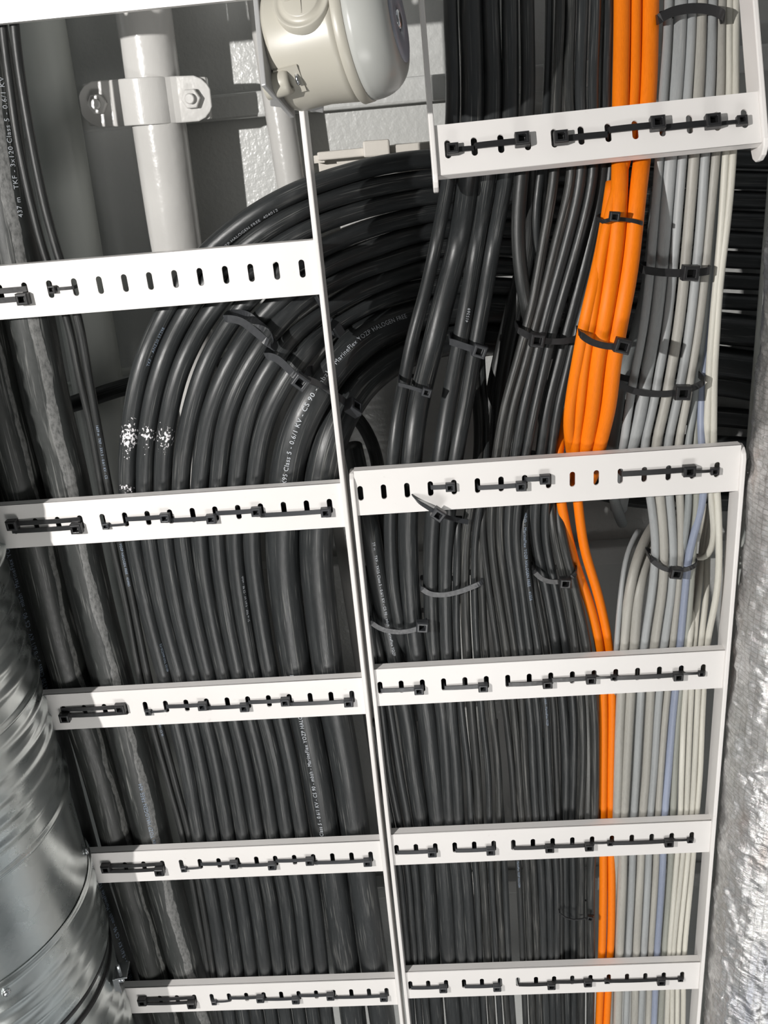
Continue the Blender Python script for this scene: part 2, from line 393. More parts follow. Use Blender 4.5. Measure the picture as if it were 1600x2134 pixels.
def ladder(name, label, group, M, xl, xr, rungs, y0, y1, slots0, dx=0.025, hl=-0.0045, hr=0.027, hw=0.0257, nsl=18, railr=0.027):
    root = empty(name, M @ Vector(((xl+xr)/2, y0, 0))); tag(root, label, 'cable ladder', group)
    rail_part(root, M, xl, y0, y1, hl, hr); rail_part(root, M, xr, y0, y1, hl, railr)
    sl = [slots0 + dx*i for i in range(-1, nsl)]
    for yc in rungs:
        me = rung_mesh(xl + 0.0026, xr - 0.0026, yc, hw, sl); me.transform(M); link('rung', me, WPAINT, root)
    return root

MR = Matrix.Translation((0, 0, PL))
RY = [0.3558, 0.6053, 0.8564, 1.1056, 1.3556]
RX0 = -0.0638                                # x of slot 0 on the right ladder
LX0 = P(629, 558, 0).x                       # x of slot 0 (rightmost) on the left ladder
LY = [-0.1395, 0.1171, 0.3682, 0.6157, 0.8658, 1.1174, 1.368]
ladder('cable_ladder', 'white perforated cable ladder carrying the large black cables, running beside the round metal duct', None,
       MR, -0.530, -0.0815, LY, -0.62, 1.62, LX0 - 0.025*17, nsl=18)
ladder('cable_ladder', 'white perforated cable ladder carrying orange, grey and black cables, beside the foil wrapped pipe', None,
       MR, -0.0715, 0.3370, RY, 0.332, 1.62, RX0, nsl=16)
# short upper piece: slopes up out of the level of the other two
PA = P(933, 311, 0.012); PB = P(1551, 247, 0.012)
ux = (PB - PA); sl_d = ux.length/11; ux.normalize()
vd = Vector(RM[2]); uy = (vd.cross(ux)).normalized(); uy = uy if uy.y > 0 else -uy; uz = ux.cross(uy)
MU = Matrix(((ux.x, uy.x, uz.x, PA.x), (ux.y, uy.y, uz.y, PA.y), (ux.z, uy.z, uz.z, PA.z), (0, 0, 0, 1)))
MUI = MU.inverted()
def on_upper(u, v):
    a = P(u, v, 0); dd = (a - CAM); n = uz; t = (PA - CAM).dot(n)/dd.dot(n); return MUI @ (CAM + dd*t)
a1 = on_upper(904, 330).x; a2 = on_upper(1590, 250).x; yend = on_upper(905, 384).y
ladder('cable_ladder', 'short white cable ladder end at top right, with a rung across the thick orange cables', None,
       MU, a1, a2, [0.0], -0.45, yend + 0.004, 0.0, dx=sl_d, nsl=12, hw=0.0232, hr=0.024, railr=0.030)

# ------------------------------------------------------------------ cable ties
def head(mb, c, X, Y, N, s=1.0):
    """tie head: block with a hollow through it; N points out of it towards the viewer"""
    a, b_, h = 0.0050*s, 0.0046*s, 0.0042*s
    vs = []; fs = []
    def ring(k, z, inset=0):
        vs.extend([c + X*(a-inset)*p*k + Y*(b_-inset)*q*k + N*z for p, q in ((-1,-1),(1,-1),(1,1),(-1,1))])
    ring(1.0, -h*0.6); ring(1.0, h*0.7); ring(0.86, h); ring(0.50, h); ring(0.45, -h*0.3)
    for r_ in range(4):
        for k in range(4): l = (k+1) % 4; fs.append((r_*4+k, r_*4+l, r_*4+4+l, r_*4+4+k))
    fs += [(3,2,1,0), (16,17,18,19)]
    mb.add(vs, fs)

def rung_tie(M, y, xa, xb, dy=0.0, w=0.0050, hs=1.0, head_at=1, label='', group=None, mat=None, bow=0.0007, dyb=None, name='cable_tie'):
    """a tie laid flat on the rung between two slots, its ends going up through the slots"""
    mat = mat or TIE
    if dyb is None: dyb = dy
    root = empty(name, M @ Vector(((xa+xb)/2, y+dy, -0.002))); tag(root, label, 'cable tie', group)
    pts = []; n = 12; L = xb - xa
    pts.append(Vector((xa, y+dy, 0.013))); pts.append(Vector((xa + 0.0004, y+dy, 0.002)))
    for i in range(n+1):
        t = i/n; pts.append(Vector((xa + 0.0012 + (L - 0.0024)*t, y + dy + (dyb-dy)*t, -0.0014 - bow*math.sin(math.pi*t))))
    pts.append(Vector((xb - 0.0004, y+dyb, 0.002))); pts.append(Vector((xb, y+dyb, 0.013)))
    wd = (M.to_3x3() @ Vector((0, 1, 0)))
    m = MB(); m.ribbon([M @ p for p in pts], wd, w, 0.0013); m.build('strap', mat, root)
    m = MB(); R3 = M.to_3x3(); hx = xb - 0.004*hs if head_at > 0 else xa + 0.004*hs
    head(m, M @ Vector((hx, y + (dyb if head_at > 0 else dy) + 0.0008*0, -0.0042*hs*0.75)), R3 @ Vector((1, 0, 0)), R3 @ Vector((0, 1, 0)), (R3 @ Vector((0, 0, -1))), hs)
    m.build('tie_head', mat, root, bevel=0.0005)
    return root

def sr(i): return RX0 + 0.025*i
def sl(j): return LX0 - 0.025*j
ORD = ['top', 'second', 'third', 'fourth', 'fifth', 'sixth', 'seventh']
R_ = 'of right ladder'
# right ladder, lower rungs share a pattern: (slot a, slot b, dy, width, head size, label)
pat = [(0, 2, 0.003, 'left end tie, under the two thick black cables'), (3, 5, 0.004, 'second tie from the left, standing alone'),
       (6, 8, 0.004, 'third tie from the left, starting the joined chain'), (8, 10, 0.001, 'tie just left of the orange pair'),
       (10, 11, 0.001, 'short narrow link tie below the orange pair'), (11, 14, 0.003, 'long tie under the grey cables'), (14, 15, 0.002, 'narrow tie at the right end')]
for k in (1, 2, 3):
    for (a, b_, dy, tx) in pat:
        thin = b_ - a == 1
        o = rung_tie(MR, RY[k], sr(a), sr(b_), dy + (0.0015*k if a in (8,) and k == 2 else 0), 0.0028 if thin else 0.0056, 0.72 if thin else 1.12,
                 label='%s, %s rung of right ladder' % (tx, ORD[k]), group='cable ties on the rungs', mat=TIE if a > 5 else TIEG)
yA = RY[0]
for (a, b_, dy, w, hs, tx, mt) in [(3, 4, -0.002, .005, 1.0, 'short tie right of the loose hanging tie', TIEG), (5, 7, 0.002, .005, 1.1, 'tie under the middle black cables, fastened low', TIEG),
        (7, 8, -0.004, .005, 1.1, 'short tie left of the slot showing orange', TIEG), (11, 14, -0.003, .0058, 1.3, 'long black tie under the grey cables', TIE), (14, 15, 0.0, .003, .85, 'narrow black tie at the right end', TIE)]:
    rung_tie(MR, yA, sr(a), sr(b_), dy, w, hs, label='%s, top rung of right ladder' % tx, group='cable ties on the rungs', mat=mt)
# loose tie hanging from the third slot
root = empty('cable_tie', P(885, 1045, -0.01)); tag(root, 'loose dark grey cable tie hanging askew from the top rung of the right cable ladder', 'cable tie')
m = MB(); pts = [P(857, 1022, 0.010), P(859, 1030, 0.001), P(863, 1040, -0.003), P(885, 1054, -0.009), P(910, 1069, -0.012), P(916, 1072, -0.012), P(945, 1082, 0.004), P(975, 1088, 0.010)]
m.ribbon(catmull(pts, 0.003), Vector((0.5, 0.8, 0)), 0.0052, 0.0013); m.build('strap', TIEG, root)
m = MB(); X = (P(925, 1078, 0) - P(900, 1062, 0)).normalized(); head(m, P(913, 1071, -0.014), X, Vector((0, 0, 1)).cross(X), Vector((0, 0, -1)), 1.35); m.build('tie_head', TIEG, root, bevel=0.0005)
# upper piece
for (a, b_, dy, w, hs, ha, tx) in [(0, 1, 0.002, .0045, 1.1, -1, 'short black tie at the left end'), (1, 3, 0.0, .0056, 1.35, 1, 'black tie second from the left end'),
        (4, 6, 0.002, .0056, 1.3, -1, 'black tie left of the thick orange cables'), (6, 8, -0.0018, .0058, 1.35, 1, 'black tie in front of the thick orange cables'),
        (8, 10, 0.0015, .0058, 1.35, 1, 'black tie in front of the thick grey cables'), (10, 11, 0.003, .0035, .95, 1, 'narrow black tie at the right end')]:
    rung_tie(MU, 0.0, a*sl_d, b_*sl_d, dy, w, hs, ha, label='%s, on the short upper ladder' % tx, group='cable ties on the rungs', mat=TIE)
# left ladder, rungs 2..5 counted with the cut off one at the very top as first
L_ = 'of left ladder'
patL = [(3, 0, 0.005, 'long tie at the right end, under two largest cables'), (5, 3, -0.001, 'tie second from the right end'),
        (7, 5, 0.004, 'tie third from the right end'), (9, 7, -0.001, 'tie fourth from the right end')]
for k in (2, 3, 4, 5):
    for (a, b_, dy, tx) in patL:
        rung_tie(MR, LY[k], sl(a), sl(b_), dy, 0.0050, 1.1, label='%s, %s rung of left ladder' % (tx, ORD[k]), group='cable ties on the rungs', mat=TIEG)
    rung_tie(MR, LY[k], sl(10), sl(9), 0.005, 0.0026, 0.75, -1, label='narrow tie beside the double tie, %s rung of left ladder' % ORD[k], group='cable ties on the rungs', mat=TIEG)
for k, v, mt in ((1, 0, TIE), (2, 0, TIE), (3, 1, TIE), (4, 0, TIE), (5, 0, TIE)):
    x0, x1 = sl(14) - 0.004, sl(11) + 0.001
    if k == 1: x0, x1 = sl(14), sl(11) + 0.003
    h1, h2 = (1, -1) if v else (-1, 1)
    for q, (dy, hd, nm) in enumerate(((-0.0045, h1, 'upper'), (0.0045, h2, 'lower'))):
        if k == 1: dy += 0.002; hd = 1 if q else -1
        rung_tie(MR, LY[k], x0, x1, dy, 0.0052, 1.25, hd, label='%s one of the heavy black double ties, %s rung of left ladder' % (nm, ORD[k]), group='cable ties on the rungs', mat=mt, bow=0.001)
rung_tie(MR, LY[1], sl(10), sl(9), 0.0, 0.0030, 0.8, -1, label='small narrow tie under two thin cables, second rung of left ladder', mat=TIE)

# ------------------------------------------------------------------ cables
def interp(tab, x):
    if x <= tab[0][0]: return tab[0][1]
    for (a, p), (b_, q) in zip(tab, tab[1:]):
        if x <= b_: t = (x-a)/(b_-a); t = t*t*(3-2*t); return p + (q-p)*t
    return tab[-1][1]
FLAT = [(0, 0.013), (2400, 0.013)]
UP = [(-200, 0.165), (0, 0.112), (200, 0.058), (300, 0.036), (420, 0.034), (700, 0.026), (940, 0.013), (2400, 0.013)]
UPA = [(-200, 0.165), (0, 0.112), (200, 0.058), (300, 0.036), (500, 0.085), (700, 0.060), (940, 0.013), (2400, 0.013)]
UPO = [(-200, 0.160), (0, 0.108), (200, 0.056), (300, 0.034), (450, -0.010), (680, -0.035), (850, -0.008), (960, 0.020), (2400, 0.013)]

def extend(pts, v, n):
    """run the path straight on past the frame"""
    (u0, v0), (u1, v1) = (p[:2] for p in ((pts[1], pts[0]) if n == 0 else (pts[-2], pts[-1])))
    t = (v - v1)/(v1 - v0); q = (u1 + (u1-u0)*t, v)
    return [q] + pts if n == 0 else pts + [q]

def cable(key, label, dia, mat, pts, prof=FLAT, dh=0.0, group=None, n=20, step=0.010, cat='cable', name='power_cable', low=True):
    rad = dia/2; Q = []
    pts = [tuple(p) for p in pts]
    if low and pts[-1][1] > 2050: pts = extend(pts, 2330, 1)
    for p in pts:
        h = p[2] if len(p) > 2 else interp(prof, p[1]) + rad + dh
        Q.append(P(p[0], p[1], h))
    C = catmull(Q, step)
    o = tube(name, C, rad, mat, None, n, key); tag(o, label, cat, group); return o

GB = 'black cables on the left cable ladder'
# --- the three thickest, far left
A = cable('A', 'thickest black cable nearest the round duct, with faded blue printing', 0.043, BIGA,
      [(-190, 450), (-120, 700), (-44, 990), (-3, 1150), (36, 1290), (74, 1422), (112, 1560), (140, 1665), (171, 1777), (196, 1857), (232, 1960), (258, 2043), (283, 2120)], group=GB, dh=0.004)
Bc = cable('B', 'thick black cable second from the duct, thinly scuffed', 0.046, BIGB,
      [(-200, 150), (-120, 400), (-60, 600), (-35, 668), (-12, 780), (5, 850), (43, 990), (86, 1160), (118, 1300), (152, 1422), (200, 1577), (225, 1665), (250, 1763), (275, 1857), (301, 1945), (328, 2043), (350, 2120)], group=GB)
Cc = cable('C', 'thick black cable with a long pale rubbed strip, third from the duct', 0.0495, BIGC,
      [(-70, -60), (-40, 70), (-22, 175), (-6, 297), (10, 402), (31, 525), (64, 668), (85, 780), (100, 850), (136, 990), (170, 1160), (203, 1300), (236, 1422), (278, 1577), (299, 1665), (322, 1763), (346, 1857), (369, 1945), (395, 2043), (418, 2120)], group=GB, dh=0.001)
T1 = cable('T1', 'left one of the pair of thin black cables beside the rubbed thick cable', 0.0083, BLK,
      [(-4, -60), (7, 70), (21, 175), (38, 297), (60, 402), (91, 525), (122, 610), (140, 661), (164, 780), (189, 885), (213, 1025), (236, 1139), (264, 1265), (294, 1422), (341, 1595), (383, 1752), (414, 1910), (437, 2043), (452, 2120)], group=GB, dh=0.006)
T2 = cable('T2', 'right one of the pair of thin black cables, with tiny white printing', 0.0088, BLK,
      [(22, -60), (31, 70), (45, 175), (66, 297), (87, 402), (119, 525), (148, 610), (163, 661), (184, 780), (203, 885), (228, 1025), (253, 1139), (279, 1265), (311, 1422), (356, 1595), (397, 1752), (427, 1910), (447, 2043), (461, 2120)], group=GB, dh=0.004)
# --- the fan of eight and the two big ones that bend away to the right behind the other bundle
def H(x): return x
COILUP = {
 1: [(276, 855), (290, 780), (310, 720), (336, 667), (365, 612), (400, 562), (432, 525), (462, 498), (513, 458), (560, 428), (629, 394), (654, 384), (715, 365), (764, 350), (850, 335), (895, 331), (1000, 327), (1250, 325), (1660, 335)],
 2: [(313, 855), (331, 780), (352, 720), (380, 667), (412, 612), (450, 568), (490, 530), (540, 489), (590, 459), (634, 435), (659, 424), (715, 406), (777, 390), (900, 371), (1000, 366), (1250, 366), (1660, 378)],
 3: [(353, 855), (371, 780), (397, 720), (427, 667), (470, 610), (520, 558), (565, 520), (610, 492), (663, 466), (715, 448), (775, 430), (840, 416), (908, 406), (1010, 402), (1250, 406), (1660, 420)],
 4: [(400, 850), (421, 780), (440, 735), (482, 667), (520, 620), (560, 582), (610, 546), (668, 518), (715, 495), (775, 473), (835, 457), (903, 443), (1010, 438), (1250, 446), (1660, 462)],
 5: [(431, 881), (447, 828), (479, 758), (504, 714), (527, 683), (560, 645), (600, 605), (640, 576), (676, 557), (715, 538), (787, 512), (842, 494), (895, 482), (1010, 474), (1250, 484), (1660, 506)],
 6: [(469, 881), (493, 810), (521, 757), (550, 712), (585, 668), (620, 630), (665, 602), (716, 578), (752, 562), (800, 548), (846, 532), (885, 521), (1010, 512), (1250, 526), (1660, 548)],
 7: [(511, 881), (525, 834), (552, 780), (586, 730), (620, 692), (652, 662), (720, 618), (800, 584), (875, 560), (1010, 552), (1250, 570), (1660, 592)],
 8: [(551, 881), (571, 834), (601, 782), (636, 734), (674, 697), (740, 650), (800, 622), (868, 601), (1010, 594), (1250, 612), (1660, 636)]}
COILDN = {
 1: [(267, 930), (265, 1025), (279, 1135), (346-0, 1420)], 2: [(304, 930), (302, 1025), (313, 1135), (378, 1420)], 3: [(342, 930), (339, 1025), (347, 1135), (408, 1420)],
 4: [(383, 930), (376, 1025), (381, 1135), (438, 1420)], 5: [(424, 930), (415, 1025), (417, 1135), (470, 1420)], 6: [(462, 930), (453, 1025), (453, 1135), (501, 1420)],
 7: [(501, 930), (491, 1025), (488, 1135), (532, 1420)], 8: [(540, 930), (529, 1025), (524, 1135), (566, 1420)]}
LOW = {1577: (385, 416, 447, 478, 509, 541, 572, 603), 1763: (419, 449, 480, 511, 541, 572, 603, 634), 1857: (440, 470, 500, 530, 561, 592, 622, 652),
       2040: (468, 497, 526, 556, 585, 615, 644, 673), 2130: (481, 510, 539, 568, 597, 626, 655, 683)}
MID1290 = (312, 343, 375, 408, 441, 475, 508, 543)
CO = {}
CTAB = [(600, 0.035), (660, 0.060), (770, 0.105), (850, 0.135), (900, 0.155), (1000, 0.180), (1250, 0.205), (1700, 0.215)]
def coil_h(u, v):
    if v > 700 and u < 640: return 0.013 + max(0, (820 - v))/120*0.010 if v < 820 else 0.013
    return max(interp(CTAB, u), 0.023)
nth = ['outermost', 'second', 'third', 'fourth', 'fifth', 'sixth', 'seventh', 'eighth and innermost']
s_at = {}
for i in range(1, 9):
    up = list(reversed(COILUP[i])); dn = COILDN[i]
    pts = [(u, v, coil_h(u, v) + 0.010) for (u, v) in up] + [(u, v, 0.023) for (u, v) in dn[:-1]] + [(MID1290[i-1], 1290, 0.023), (*dn[-1], 0.023)] \
        + [(LOW[v][i-1], v, 0.023) for v in (1577, 1763, 1857, 2040, 2130)]
    C = [P(*p) for p in pts]; 
    mat = BLKG
    if i <= 3:
        CC = catmull(C + [P(pts[-1][0]+38, 2330, 0.023)], 0.010); F = frames(CC)
        sv = lambda v: min(F[60:], key=lambda q: abs(row(q[0]) - v))[4]
        sp = [(sv(905), 0.030, (1.0, 0.6, 0.75)[i-1])] + ([(sv(1020), 0.010, 0.8)] if i == 1 else [])
        mat = cable_mat('black_rubber_with_paint_splash_%d' % i, (0.0195, 0.0215, 0.0225), (0.20, 0.20, 0.19), wear=0.46, rough=0.36, splat=sp)
    o = cable('K%d' % i, '%s of eight medium black cables bending off right in a fan' % nth[i-1], 0.0198, mat,
              pts + [(pts[-1][0]+38, 2330, 0.023)], group='medium black cables fanning to the right', low=False)
    CO[i] = o
big1 = [(1660, 700, .222), (1250, 660, .220), (1010, 640, .20), (960, 638, .190), (862, 657, .155), (799, 680, .125), (750, 708, .095), (695, 765, .06), (668, 800, .045), (641, 846, .038), (614, 910, .034), (597, 992, .033),
        (588, 1090, .033), (588, 1160, .033), (603, 1300, .033), (620, 1410, .033), (653, 1577, .033), (680, 1735, .033), (696, 1840, .033), (714, 1962, .033), (726, 2040, .033), (736, 2120, .033), (762, 2330, .033)]
big2 = [(1660, 775, .222), (1250, 725, .220), (1010, 705, .205), (940, 706, .195), (846, 733, .150), (806, 755, .125), (757, 795, .09), (731, 828, .065), (708, 868, .05), (683, 930, .036), (669, 1005, .033),
        (659, 1090, .033), (658, 1160, .033), (672, 1300, .033), (686, 1410, .033), (717, 1577, .033), (741, 1735, .033), (755, 1840, .033), (773, 1962, .033), (784, 2040, .033), (796, 2120, .033), (822, 2330, .033)]
K9 = cable('K9', 'large black cable with white printing curving right, outer of the two largest bends', 0.0385, BLKG, big1, group='large curved black cables', low=False)
K10 = cable('K10', 'large black cable curving right, inner of the two largest bends beside the ladder rail', 0.0385, BLKG, big2, group='large curved black cables', low=False)
# black cables crossing far behind, seen at the right and in the gaps
for i, (va, vb, h, dd, tx) in enumerate([(800, 830, .222, .030, 'uppermost'), (868, 885, .228, .026, 'second'), (930, 940, .222, .028, 'third'), (990, 992, .228, .022, 'fourth'), (1045, 1042, .222, .026, 'lowest')]):
    cable(None, 'black cable crossing far behind at the right, %s of five below the large bends' % tx, dd, BLK, [(1235, va-28, h), (1300, va-10, h), (1500, va, h), (1660, vb, h)], group='black cables crossing behind at the right', low=False)
cable(None, 'black pipe stub crossing behind the two thin cables at the left edge of the fan', 0.020, BLK, [(60, 866, .16), (150, 843, .16), (240, 812, .16), (420, 770, .17), (620, 740, .19)], low=False, name='black_hose', cat='hose')
cable(None, 'thin light grey conduit crossing just above the black hose', 0.010, PIPEG, [(120, 812, .20), (200, 787, .20), (268, 774, .20), (420, 742, .21), (640, 716, .22)], low=False, name='conduit', cat='conduit')
cable(None, 'short black cable curving down behind the inner large bend, in deep shade', 0.0155, BLK, [(700, 838, .16), (735, 858, .15), (762, 893, .13), (782, 940, .11), (791, 1000, .08), (793, 1060, .06), (800, 1120, .05), (812, 1200, .05)], low=False)

# --- right ladder, black
GR = 'black cables on the right cable ladder'
def rc(key, tx, dia, mat, pts, prof=UPA, dh=0.0, **k): return cable(key, tx, dia, mat, [(pts[0][0], -160)] + pts if pts[0][1] == 0 else pts, prof, dh, group=GR, **k)
rc('a', 'slim black cable at the left edge of the right bundle, tied to a thicker one', 0.0140, BLKG, [(938, 0), (944, 205), (940, 300), (935, 372), (912, 490), (898, 560), (875, 650), (857, 710), (845, 780), (826, 880), (819, 955), (812, 1095), (818, 1217), (832, 1300), (845, 1400, .05), (860, 1500, .055)])
bq = rc('b', 'thickest black cable of the right bundle, smooth grey sheen', 0.0240, BLKG, [(980, 0), (985, 205), (982, 300), (976, 365), (957, 500), (930, 605), (916, 657), (902, 720), (886, 780), (868, 860), (857, 955), (848, 1095), (850, 1150), (852, 1217), (858, 1285), (868, 1364), (888, 1480), (902, 1607), (914, 1720), (924, 1807), (936, 2000), (945, 2110)])
cq = rc('c', 'medium black cable right of the thickest one, with faint white numbers', 0.0175, BLKG, [(1022, 0), (1028, 205), (1023, 300), (1016, 365), (995, 500), (969, 657), (961, 698), (934, 842), (918, 944), (899, 1105), (898, 1262), (904, 1364), (921, 1480), (931, 1607), (937, 1720), (950, 1807), (962, 2000), (972, 2110)])
rc('d', 'medium black cable held by a grey tie with the numbered one on its left', 0.0165, BLKG, [(1062, 0), (1063, 205), (1060, 300), (1054, 365), (1029, 500), (1003, 657), (995, 698), (970, 842), (951, 944), (931, 1105), (927, 1262), (931, 1364), (939, 1480), (950, 1607), (956, 1720), (969, 1807), (983, 2000), (991, 2110)])
rc('e', 'black cable bowing left then tucking behind the finer black bundle', 0.0140, BLK, [(1098, 0), (1100, 205), (1094, 300), (1087, 365), (1080, 440), (1079, 500), (1085, 570), (1096, 640), (1112, 700, .075), (1128, 800, .075), (1138, 930, .06)], UP)
rc('x', 'short visible length of thin black cable deep between the bowing cable and the fine bundle', 0.0085, BLKG, [(1145, 0), (1139, 205), (1128, 350), (1116, 430), (1116, 500), (1124, 560, .06), (1140, 640, .07)], UP, .012)
for key, w, nm, pts in [
  ('f', .0102, 'leftmost scuffed one of the fine black cables left of the orange ones', [(1168, 0), (1160, 205), (1158, 300), (1156, 365), (1133, 500), (1105, 657), (1092, 700), (1074, 770), (1053, 842), (1035, 944), (1022, 1105), (1034, 1217), (1055, 1352), (1070, 1476), (1079, 1589), (1087, 1711), (1097, 1807), (1104, 2000), (1109, 2110)]),
  ('g', .0102, 'second of the fine black cables left of the orange ones', [(1190, 0), (1184, 205), (1192, 300), (1193, 365), (1160, 500), (1122, 657), (1110, 700), (1092, 770), (1070, 842), (1053, 944), (1040, 1105), (1052, 1217), (1072, 1352), (1088, 1476), (1093, 1589), (1102, 1711), (1111, 1807), (1119, 2000), (1123, 2110)]),
  ('h', .0114, 'third of the fine black cables left of the orange ones', [(1215, 0), (1208, 205), (1213, 300), (1212, 365), (1182, 500), (1138, 657), (1128, 700), (1111, 770), (1093, 842), (1075, 944), (1057, 1105), (1070, 1217), (1087, 1352), (1104, 1476), (1110, 1589), (1117, 1711), (1127, 1807), (1133, 2000), (1137, 2110)]),
  ('i', .0102, 'fourth of the fine black cables left of the orange ones', [(1242, 0), (1235, 205), (1238, 300), (1237, 365), (1206, 500), (1160, 657), (1149, 700), (1133, 770), (1117, 842), (1096, 944), (1073, 1105), (1086, 1217), (1103, 1352), (1119, 1476), (1126, 1589), (1133, 1711), (1143, 1807), (1148, 2000), (1151, 2110)]),
  ('j', .0132, 'thicker greyish one of the fine black cables, fifth from their left', [(1266, 0), (1261, 205), (1258, 300), (1250, 400), (1235, 480), (1213, 570), (1190, 657), (1178, 700), (1158, 780), (1141, 842), (1128, 944), (1113, 1105), (1136, 1217), (1159, 1352), (1173, 1476), (1179, 1589), (1177, 1711), (1176, 1807), (1179, 2000), (1180, 2110)]),
  ('k', .0104, 'fine black cable next to the orange ones at the upper tie', [(1285, 0), (1280, 205), (1275, 320), (1262, 440), (1245, 530), (1222, 620), (1198, 700), (1180, 780), (1164, 842), (1149, 944), (1135, 1105), (1155, 1217), (1180, 1352), (1194, 1476), (1195, 1589), (1192, 1711), (1194, 1807), (1196, 2000), (1196, 2110)])]:
    rc(key, nm, w, BLK2 if key in 'fg' else BLKG, pts, UP, 0.008 if key in 'kj' else 0.0)
v1 = rc('v1', 'leftmost fine black cable of the middle bundle in the lower bays', .0082, BLK, [(1030, 960, .045), (1015, 1010, .035), (1005, 1105), (1017, 1217), (1036, 1352), (1052, 1476), (1065, 1589), (1073, 1711), (1080, 1807), (1089, 2000), (1094, 2110)], UP)
v6 = rc('v6', 'fine black cable with white printing in the middle of the lower bays', .0092, BLKG, [(1115, 940, .05), (1100, 1020, .04), (1091, 1105), (1100, 1217), (1121, 1352), (1137, 1476), (1142, 1589), (1150, 1711), (1159, 1807), (1160, 2000), (1163, 2110)], UP)
rc('v7', 'thin black cable half hidden between the printed one and the thicker one', .0075, BLK, [(1098, 1060, .05), (1100, 1130, .04), (1114, 1217), (1138, 1352), (1153, 1476), (1158, 1589), (1163, 1711), (1168, 1807), (1169, 2000), (1171, 2110)], UP, .004)
v10 = rc('v10', 'scuffed fine black cable second from the orange pair in the lower bays', .0105, BLK2, [(1150, 960, .05), (1148, 1030, .04), (1153, 1105), (1178, 1217), (1199, 1352), (1212, 1476), (1214, 1589), (1209, 1711), (1210, 1807), (1211, 2000), (1211, 2110)], UP)
rc('v11', 'scuffed fine black cable touching the orange pair in the lower bays', .0115, BLK2, [(1162, 960, .06), (1160, 1030, .045), (1167, 1105), (1195, 1217), (1223, 1352), (1237, 1476), (1239, 1589), (1238, 1711), (1231, 1807), (1231, 2000), (1230, 2110)], UP, -0.001)
for q, (pts, tx) in enumerate([([(1112, 300, .09), (1108, 420, .11), (1098, 540, .12), (1070, 660, .12), (1046, 780, .11), (1034, 900, .09), (1030, 1000, .07), (1028, 1120, .06), (1035, 1240, .05)], 'left'),
        ([(1128, 300, .10), (1124, 420, .12), (1116, 540, .13), (1094, 660, .13), (1066, 780, .12), (1050, 900, .10), (1045, 1000, .08), (1042, 1120, .065), (1050, 1240, .055)], 'right'),
        ([(1096, 520, .16), (1066, 640, .16), (1036, 760, .15), (1016, 880, .13), (1010, 980, .11), (1010, 1100, .09), (1014, 1200, .08)], 'lowest')]):
    rc(None, 'black filler cable added to darken the gap behind the fine bundle, %s of three' % tx, 0.015, BLK, pts, UP)  # filler cables added so the gap between the bundles goes dark
# left part of right ladder, lower bays
tq = rc('t', 'black cable with white printing rising beside the left rail of right ladder', 0.0225, BLKG, [(735, 930, .10), (752, 1010, .06), (768, 1080), (779, 1150), (790, 1217), (803, 1285), (817, 1352), (823, 1385), (845, 1480), (862, 1607), (879, 1720), (889, 1807), (901, 2000), (909, 2110)], FLAT, 0.004)
for key, w, nm, pts in [
  ('t1', .0098, 'thin black cable first from the left rail of the right ladder', [(755, 1180, .03), (768, 1280), (775, 1330), (783, 1392), (796, 1480), (811, 1607), (833, 1720), (848, 1807), (864, 2000), (873, 2110)]),
  ('t2', .0100, 'thin black cable second from the left rail of the right ladder', [(762, 1180, .04), (775, 1285, .03), (787, 1340), (797, 1392), (812, 1480), (832, 1607), (852, 1720), (864, 1807), (878, 2000), (888, 2110)]),
  ('z0', .0090, 'dark thin black cable squeezed along the left rail in the two lowest bays', [(775, 1500), (792, 1600), (812, 1700), (832, 1807), (850, 2000), (858, 2110)]),
  ('o', .0088, 'thin black cable between the medium pair and the scuffed one', [(955, 1075, .03), (954, 1110), (950, 1262), (953, 1364), (961, 1480), (976, 1607), (982, 1720), (991, 1807), (1001, 2000), (1008, 2110)]),
  ('p', .0118, 'scuffed black cable rising behind the rung from the lower left group', [(985, 640, .20), (985, 740, .15), (996, 850, .09), (998, 944, .05), (985, 1030), (970, 1115), (969, 1262), (974, 1364), (982, 1480), (993, 1607), (999, 1720), (1006, 1807), (1017, 2000), (1024, 2110)]),
  ('q', .0082, 'thin black cable second from the right of the lower left group', [(1005, 640, .20), (1003, 740, .15), (1010, 850, .09), (1014, 944, .05), (1004, 1030), (990, 1115), (989, 1262), (994, 1364), (1003, 1480), (1017, 1607), (1020, 1720), (1023, 1807), (1034, 2000), (1041, 2110)]),
  ('r', .0095, 'thin scuffed black cable at the right of the lower left group', [(1010, 1050, .04), (1003, 1115), (1005, 1262), (1012, 1364), (1025, 1480), (1038, 1607), (1040, 1720), (1037, 1807), (1048, 2000), (1056, 2110)]),
  ('r2', .0085, 'dark thin cable beside the gap in the two lowest bays', [(1030, 1500, .035), (1036, 1600, .03), (1046, 1720), (1051, 1807), (1060, 2000), (1068, 2110)])]:
    rc(key, nm, w, BLK2 if key in 'pr' else BLKG, pts, FLAT, 0.002)

